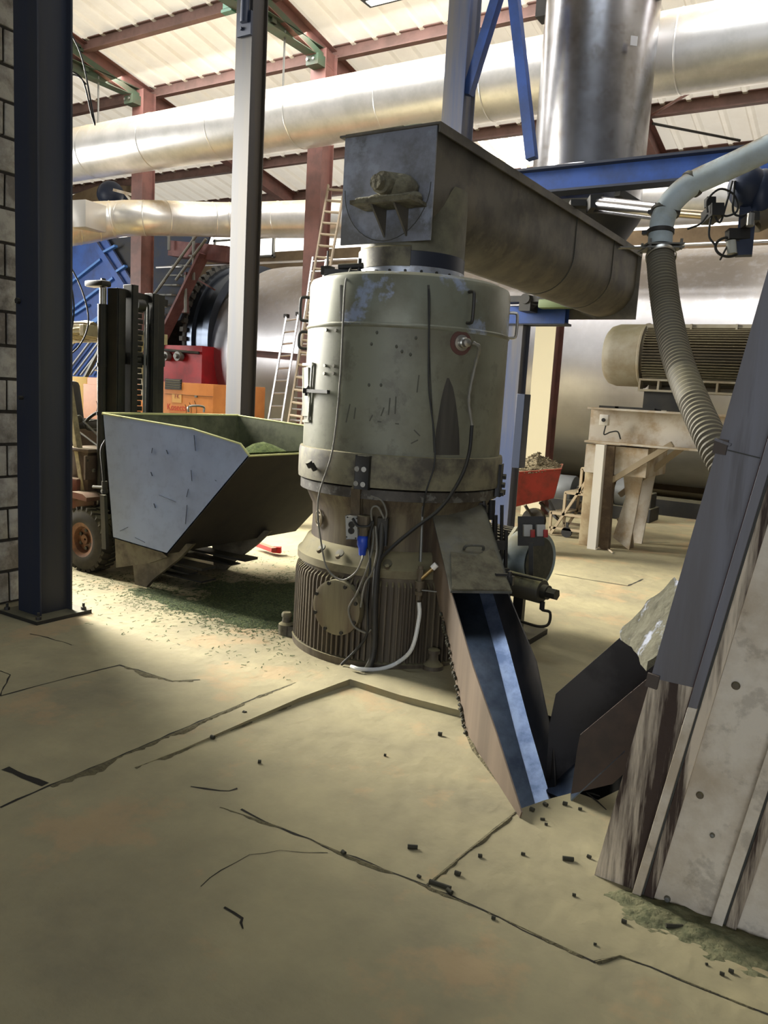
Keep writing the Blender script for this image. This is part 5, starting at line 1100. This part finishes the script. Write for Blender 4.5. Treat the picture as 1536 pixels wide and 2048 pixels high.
build('a_leg', MB().bar((-2.62, YM+.3, 1.1), (-2.42, YM+.3, .0), .04, .04, Y).bar((-2.62, YM+.3, .3), (-2.48, YM+.3, .38), .04, .04, Y).bar((-2.62, YM+.2, .9), (-2.44, YM+.2, .92), .04, .04, Y), M_step, bm)
build('rear_leg', MB().bar((-.75, YM, 0), (-.75, YM, 1.2), .12, .12, Y), M_frame, bm)
q = P(1209, 840, y=YM-.16); sb = thing('isolator_switch', 'small white isolator switch box on the end of the frame beam', 'switch', q)
build('switch_box', MB().box(q, (.10, .07, .12), None, .006), mat('off_white_plastic', (.82, .80, .76), .5), sb); build('rotary_knob', MB().lathe([(.022, 0), (.02, .015), (.008, .016)], q-Y*.035, -Y, 16), M_dark, sb)
cable('switch_cable', [q-Z*.06+X*.02, q-Z*.16+X*.01, q-Z*.13+X*.08, q-Z*.12+X*.16, q-Z*.2+X*.2], .008, M_cabled, 'dark cable arching from the isolator switch box on the beam')
# motor
mo = thing('electric_motor', 'large dusty grey finned electric motor on the white frame', 'motor', (-1.95, YM+.1, ztb))
mcz, mr, my = 2.20, .345, YM+.15
build('fan_cowl', MB().lathe([(.05, -.01), (mr*.80, 0), (mr*.93, .04), (mr, .12), (mr, .40), (mr+.012, .41), (mr+.012, .43)], (-2.86, my, mcz), X, 56), M_motor, mo)
build('stator_body', MB().cyl((-2.44, my, mcz), (-1.1, my, mcz), .30, n=48), M_motord, mo)
mb = MB()
for i in range(72):
    a = 2*PI*i/72
    if abs(math.sin(a)) > .93: continue
    M = Matrix.Rotation(a, 3, 'X'); mb.box(V((-1.77, my, mcz))+V((0, math.cos(a)*.325, math.sin(a)*.325)), (1.26, .06, .007), M)
build('cooling_fins', mb, M_motord, mo)
build('top_rail', MB().box((-1.77, my-.12, mcz+.32), (1.30, .10, .02)).box((-1.77, my-.18, mcz+.28), (1.30, .012, .10)).box((-1.95, my-.15, mcz+.28), (.02, .12, .10)).box((-1.5, my-.15, mcz+.28), (.02, .12, .10)).box((-1.77, my+.12, mcz+.32), (1.30, .10, .02)), M_motor, mo)
mb = MB()
for zz in (mcz-.27, mcz-.385): mb.box((-1.82, my-.22, zz), (1.20, .14, .022))
for i in range(7): mb.box((-2.41+.2*i, my-.22, mcz-.33), (.022, .13, .10))
mb.box((-1.82, my+.22, mcz-.33), (1.20, .14, .12)); build('mounting_feet', mb, M_motor, mo)
build('raising_block', MB().box((-2.15, my, 1.71), (.42, .5, .20)), M_dark, mo); build('raising_block', MB().box((-1.25, my, 1.71), (.35, .5, .20)), M_dark, mo)
# ================================================================== CART, TROLLEY
ct = thing('pellet_cart', 'red wheelbarrow-like cart heaped with pale pellets behind the press', 'cart', (-3.65, 9.5, 0))
A_, B_, c2_, d2_ = P(1020, 946, t=10.0), P(1122, 938, t=10.0), P(1107, 998, t=10.0), P(1030, 1015, t=10.0)
dpt = V((-.25, .75, 0))
mb = MB(); top = [A_, B_, B_+dpt, A_+dpt]; bt = [d2_+dpt*.1, c2_+dpt*.1, c2_+dpt*.8, d2_+dpt*.8]
tv = [mb.b.verts.new(p) for p in top]; bv = [mb.b.verts.new(p) for p in bt]
for i in range(4): mb.b.faces.new((tv[i], tv[(i+1) % 4], bv[(i+1) % 4], bv[i]))
mb.b.faces.new(bv); mb.tube(top+[top[0]], .012, 6); build('tub', mb, M_redcart, ct)
w0 = P(1068, 1036, t=10.1); w0.z = .15
build('cart_wheel', MB().lathe([(.05, -.04), (.15, -.04), (.15, .04), (.05, .04)], w0, Y, 24), M_tyre, ct)
build('cart_frame', MB().bar(P(1098, 1000, t=10), P(1113, 1030, t=10), .03, .03).bar(P(1050, 1010, t=10), w0, .03, .03).bar(P(1080, 1005, t=10.2), P(1118, 1040, t=9.9), .03, .03), M_dark, ct)
mb = MB(); cc_ = (A_+B_)/2+dpt*.5; g = 22
def hv(i, j):
    p = A_.lerp(B_, i/g)+dpt*(j/g); e = (1-abs(2*i/g-1)**1.5)*(1-abs(2*j/g-1)**2); p.z += -.02+.22*e*(.8 if i > g/2 else 1)+.02*noise.noise(p*14); return mb.b.verts.new(p)
vs = [[hv(i, j) for j in range(g+1)] for i in range(g+1)]
for i in range(g):
    for j in range(g): mb.b.faces.new((vs[i][j], vs[i+1][j], vs[i+1][j+1], vs[i][j+1]))
for k_ in range(500):
    i, j = random.randrange(g), random.randrange(g); p = vs[i][j].co+V((random.uniform(-.02, .02), random.uniform(-.02, .02), .006)); d = V((random.uniform(-1, 1), random.uniform(-1, 1), random.uniform(-.3, .6))).normalized()*.017; mb.cyl(p-d, p+d, .007, n=5)
build('pellet_heap', mb, M_paleP, label='heap of pale pellets piled in the red cart', cat='pellets', kind='stuff')
tr = thing('step_trolley', 'beige welded step trolley on small castors left of the frame leg', 'trolley', (-3.3, 9.7, 0))
o_ = V((-3.45, 9.42, 0)); e1 = V((.55, 0, 0)); e2 = V((0, .55, 0))
mb = MB()
def tb(a, b_): mb.bar(o_+V(a), o_+V(b_), .03, .03)
for x_, z_ in ((0, .28), (.16, .55), (.34, .86), (.5, .1)): tb((x_, 0, z_), (x_, .5, z_))
for yy in (0, .5):
    tb((0, yy, 0.02), (0, yy, .30)); tb((0, yy, .28), (.5, yy, .28)); tb((.16, yy, .28), (.16, yy, .55)); tb((.16, yy, .55), (.6, yy, .55)); tb((.34, yy, .55), (.34, yy, .86)); tb((.34, yy, .86), (.7, yy, .86)); tb((.02, yy, .02), (.45, yy, .80)); tb((.5, yy, .05), (.5, yy, .86)); tb((0, yy, .10), (.5, yy, .10))
build('tube_frame', mb, M_step, tr)
for x_, z_ in ((.08, .29), (.26, .56), (.46, .87)): build('step_plate', MB().box(o_+V((x_, .25, z_)), (.18, .5, .012)), M_step, tr)
for x_ in (.22, .5):
    q = o_+V((x_, .0, .065)); build('castor', MB().lathe([(.01, -.015), (.065, -.015), (.065, .015), (.01, .015)], q, Y, 20).bar(q, q+Z*.12, .03, .02), M_rubber, tr)
cable('floor_cable', [P(1192, 1098, z=.01), P(1208, 1096, z=.01), P(1218, 1100, z=.01), P(1226, 1106, z=.01)], .010, M_frame, 'short pale cable end on the floor by the white post')
# ================================================================== SMALL MOTOR AND CYLINDER BESIDE THE PRESS
sm = thing('small_motor', 'small round blue-grey motor standing right of the press', 'motor', (-2.0, 5.15, 0))
mc = V((-1.93, 5.14, .535)); ax = V((.97, -.22, 0)).normalized()
build('end_bell', MB().lathe([(.02, -.02), (.13, -.02), (.17, -.012), (.19, 0), (.205, -.02), (.205, -.16), (.20, -.17), (.02, -.17)], mc, ax, 48), M_bmotor, sm)
build('fan_grille', MB().lathe([(.01, .0), (.165, .0), (.165, .004), (.01, .004)], mc-ax*.008, ax, 40), mat('dark_fan_grille', (.17, .18, .17), .7, col2=(.24, .24, .21), sc=20), sm)
build('motor_body', MB().cyl(mc-ax*.17, mc-ax*.50, .175, n=40), M_bmotor, sm)
mb = MB(); xa = ax.orthogonal().normalized(); ya = ax.cross(xa)
for i in range(44):
    a = 2*PI*i/44; d = xa*math.cos(a)+ya*math.sin(a); mb.bar(mc-ax*.20+d*.18, mc-ax*.50+d*.18, .006, .04, d)
build('cooling_fins', mb, M_dark, sm)
build('flange_ear', MB().lathe([(.19, 0), (.225, .005), (.225, .03), (.19, .035)], mc-ax*.20, ax, 6), mat('dusty_ear', (.62, .60, .50), .7), sm)
build('stand_post', MB().bar((-2.02, 5.05, 0), (-2.02, 5.05, .72), .07, .05, Y).box((-2.05, 5.1, .02), (.34, .34, .04)).bar((-2.1, 5.25, 0), (-2.1, 5.25, .4), .06, .06), M_dark, sm)
bx = thing('control_bracket', 'dark bracket with two grey boxes and red switches above the small motor', 'switch panel', P(1062, 1080, t=5.1))
T = 5.1; build('back_plate', MB().box(P(1062, 1062, t=T+.06), (.17, .012, .19), RC @ Matrix.Rotation(PI/2, 3, 'X')), M_dark, bx)
for px in (1055, 1081):
    q = P(px, 1061, t=T); bxx = build('switch_box', MB().box(q, (.055, .075, .05), RC, .004), M_box, bx); build('red_lever', MB().box(P(px+10, 1067, t=T-.03), (.028, .05, .03), RC, .004), M_red, bxx)
build('arm', MB().bar(P(1062, 1085, t=T+.06), P(1062, 1180, t=T+.1), .04, .03), M_dark, bx)
hc = thing('grease_cylinder', 'dark horizontal cylinder with hose loop between chute lid and floor', 'cylinder', (-1.8, 4.75, 0))
a, c = V((-2.12, 4.72, .46)), P(1083, 1182, t=4.95); dxx = (c-a).normalized()
build('cylinder_barrel', MB().lathe([(.078, 0), (.078, (c-a).length), (.07, (c-a).length+.01), (.05, (c-a).length+.01)], a, dxx, 32), mat('dusty_dark_cylinder', (.25, .24, .21), .6, dust=.95, dcol=(.62, .60, .42)), hc)
build('rod_nut', MB().cyl(c, c+dxx*.05, .045, n=16).cyl(c+dxx*.05, c+dxx*.11, .036, n=6), M_dark, hc)
build('tie_pipe', MB().tube([a+V((.1, -.06, .07)), c+V((-.02, -.05, .08)), c+V((.02, -.05, .08))], .008, 8), M_dark, hc)
q = c+V((.02, -.02, -.06)); build('hose_loop', MB().tube(crom([q, q-Z*.05, P(1100, 1225, t=4.95), P(1097, 1248, t=4.95), P(1080, 1253, t=4.95), P(1055, 1247, t=5.0), P(1035, 1240, t=5.05)], 5), .009, 8).cyl(q, q-Z*.05, .016, n=10), M_rubber, hc)
build('stand', MB().bar((-2.02, 4.80, 0), (-2.02, 4.80, .42), .05, .05, Y).box((-2.02, 4.8, .01), (.2, .2, .02)), M_dark, hc)
hy = thing('valve_stack', 'dark upright hydraulic fittings between the press and small motor', 'fittings', P(1000, 1150, t=5.2))
mb = MB()
for px, y0_, y1_, r in ((1004, 1010, 1130, .012), (990, 1030, 1150, .018), (1012, 1060, 1180, .014), (982, 1000, 1040, .03)): mb.cyl(P(px, y0_, t=5.15), P(px-2, y1_, t=5.15), r, n=10)
mb.box(P(998, 1090, t=5.15), (.06, .06, .10), RC).box(P(990, 1130, t=5.15), (.08, .06, .06), RC).box(P(975, 1015, t=5.2), (.09, .07, .07), RC).box(P(1006, 1145, t=5.15), (.06, .06, .16), RC)
mb.cyl(P(998, 1140, t=5.15), P(998, 1235, t=5.15), .02, n=8)
build('fittings_body', mb, M_dark, hy)
# hanging cables at the left column
for pts, lb in ((((128, 0), (140, 60), (165, 120), (190, 248)), 'thin dark wire hanging from the roof at the left, reaching the big duct'), (((116, 160), (135, 142), (165, 160), (182, 225), (190, 250)), 'arched thin cable leaving the left column at duct height'), (((116, 162), (128, 150), (155, 152), (172, 168)), 'short arched wire at the left column above the big duct'), (((117, 190), (115, 330), (114, 470), (122, 500), (140, 560), (148, 620), (138, 680), (116, 730)), 'dark cable hanging in a long bow down beside the left column'), (((116, 480), (135, 540), (143, 610), (130, 680), (114, 720)), 'second dark cable bowed beside the left column'), (((118, 495), (160, 570), (177, 640), (160, 690), (125, 722), (112, 745)), 'widest dark cable bow in front of the forklift guard')):
    cable('hanging_wire', [P(a, b_, y=3.7) for a, b_ in pts], .0055, M_cabled, lb, 'wires beside the left column')
a, c = P(205, 165, y=9.9), P(208, 245, y=9.9)
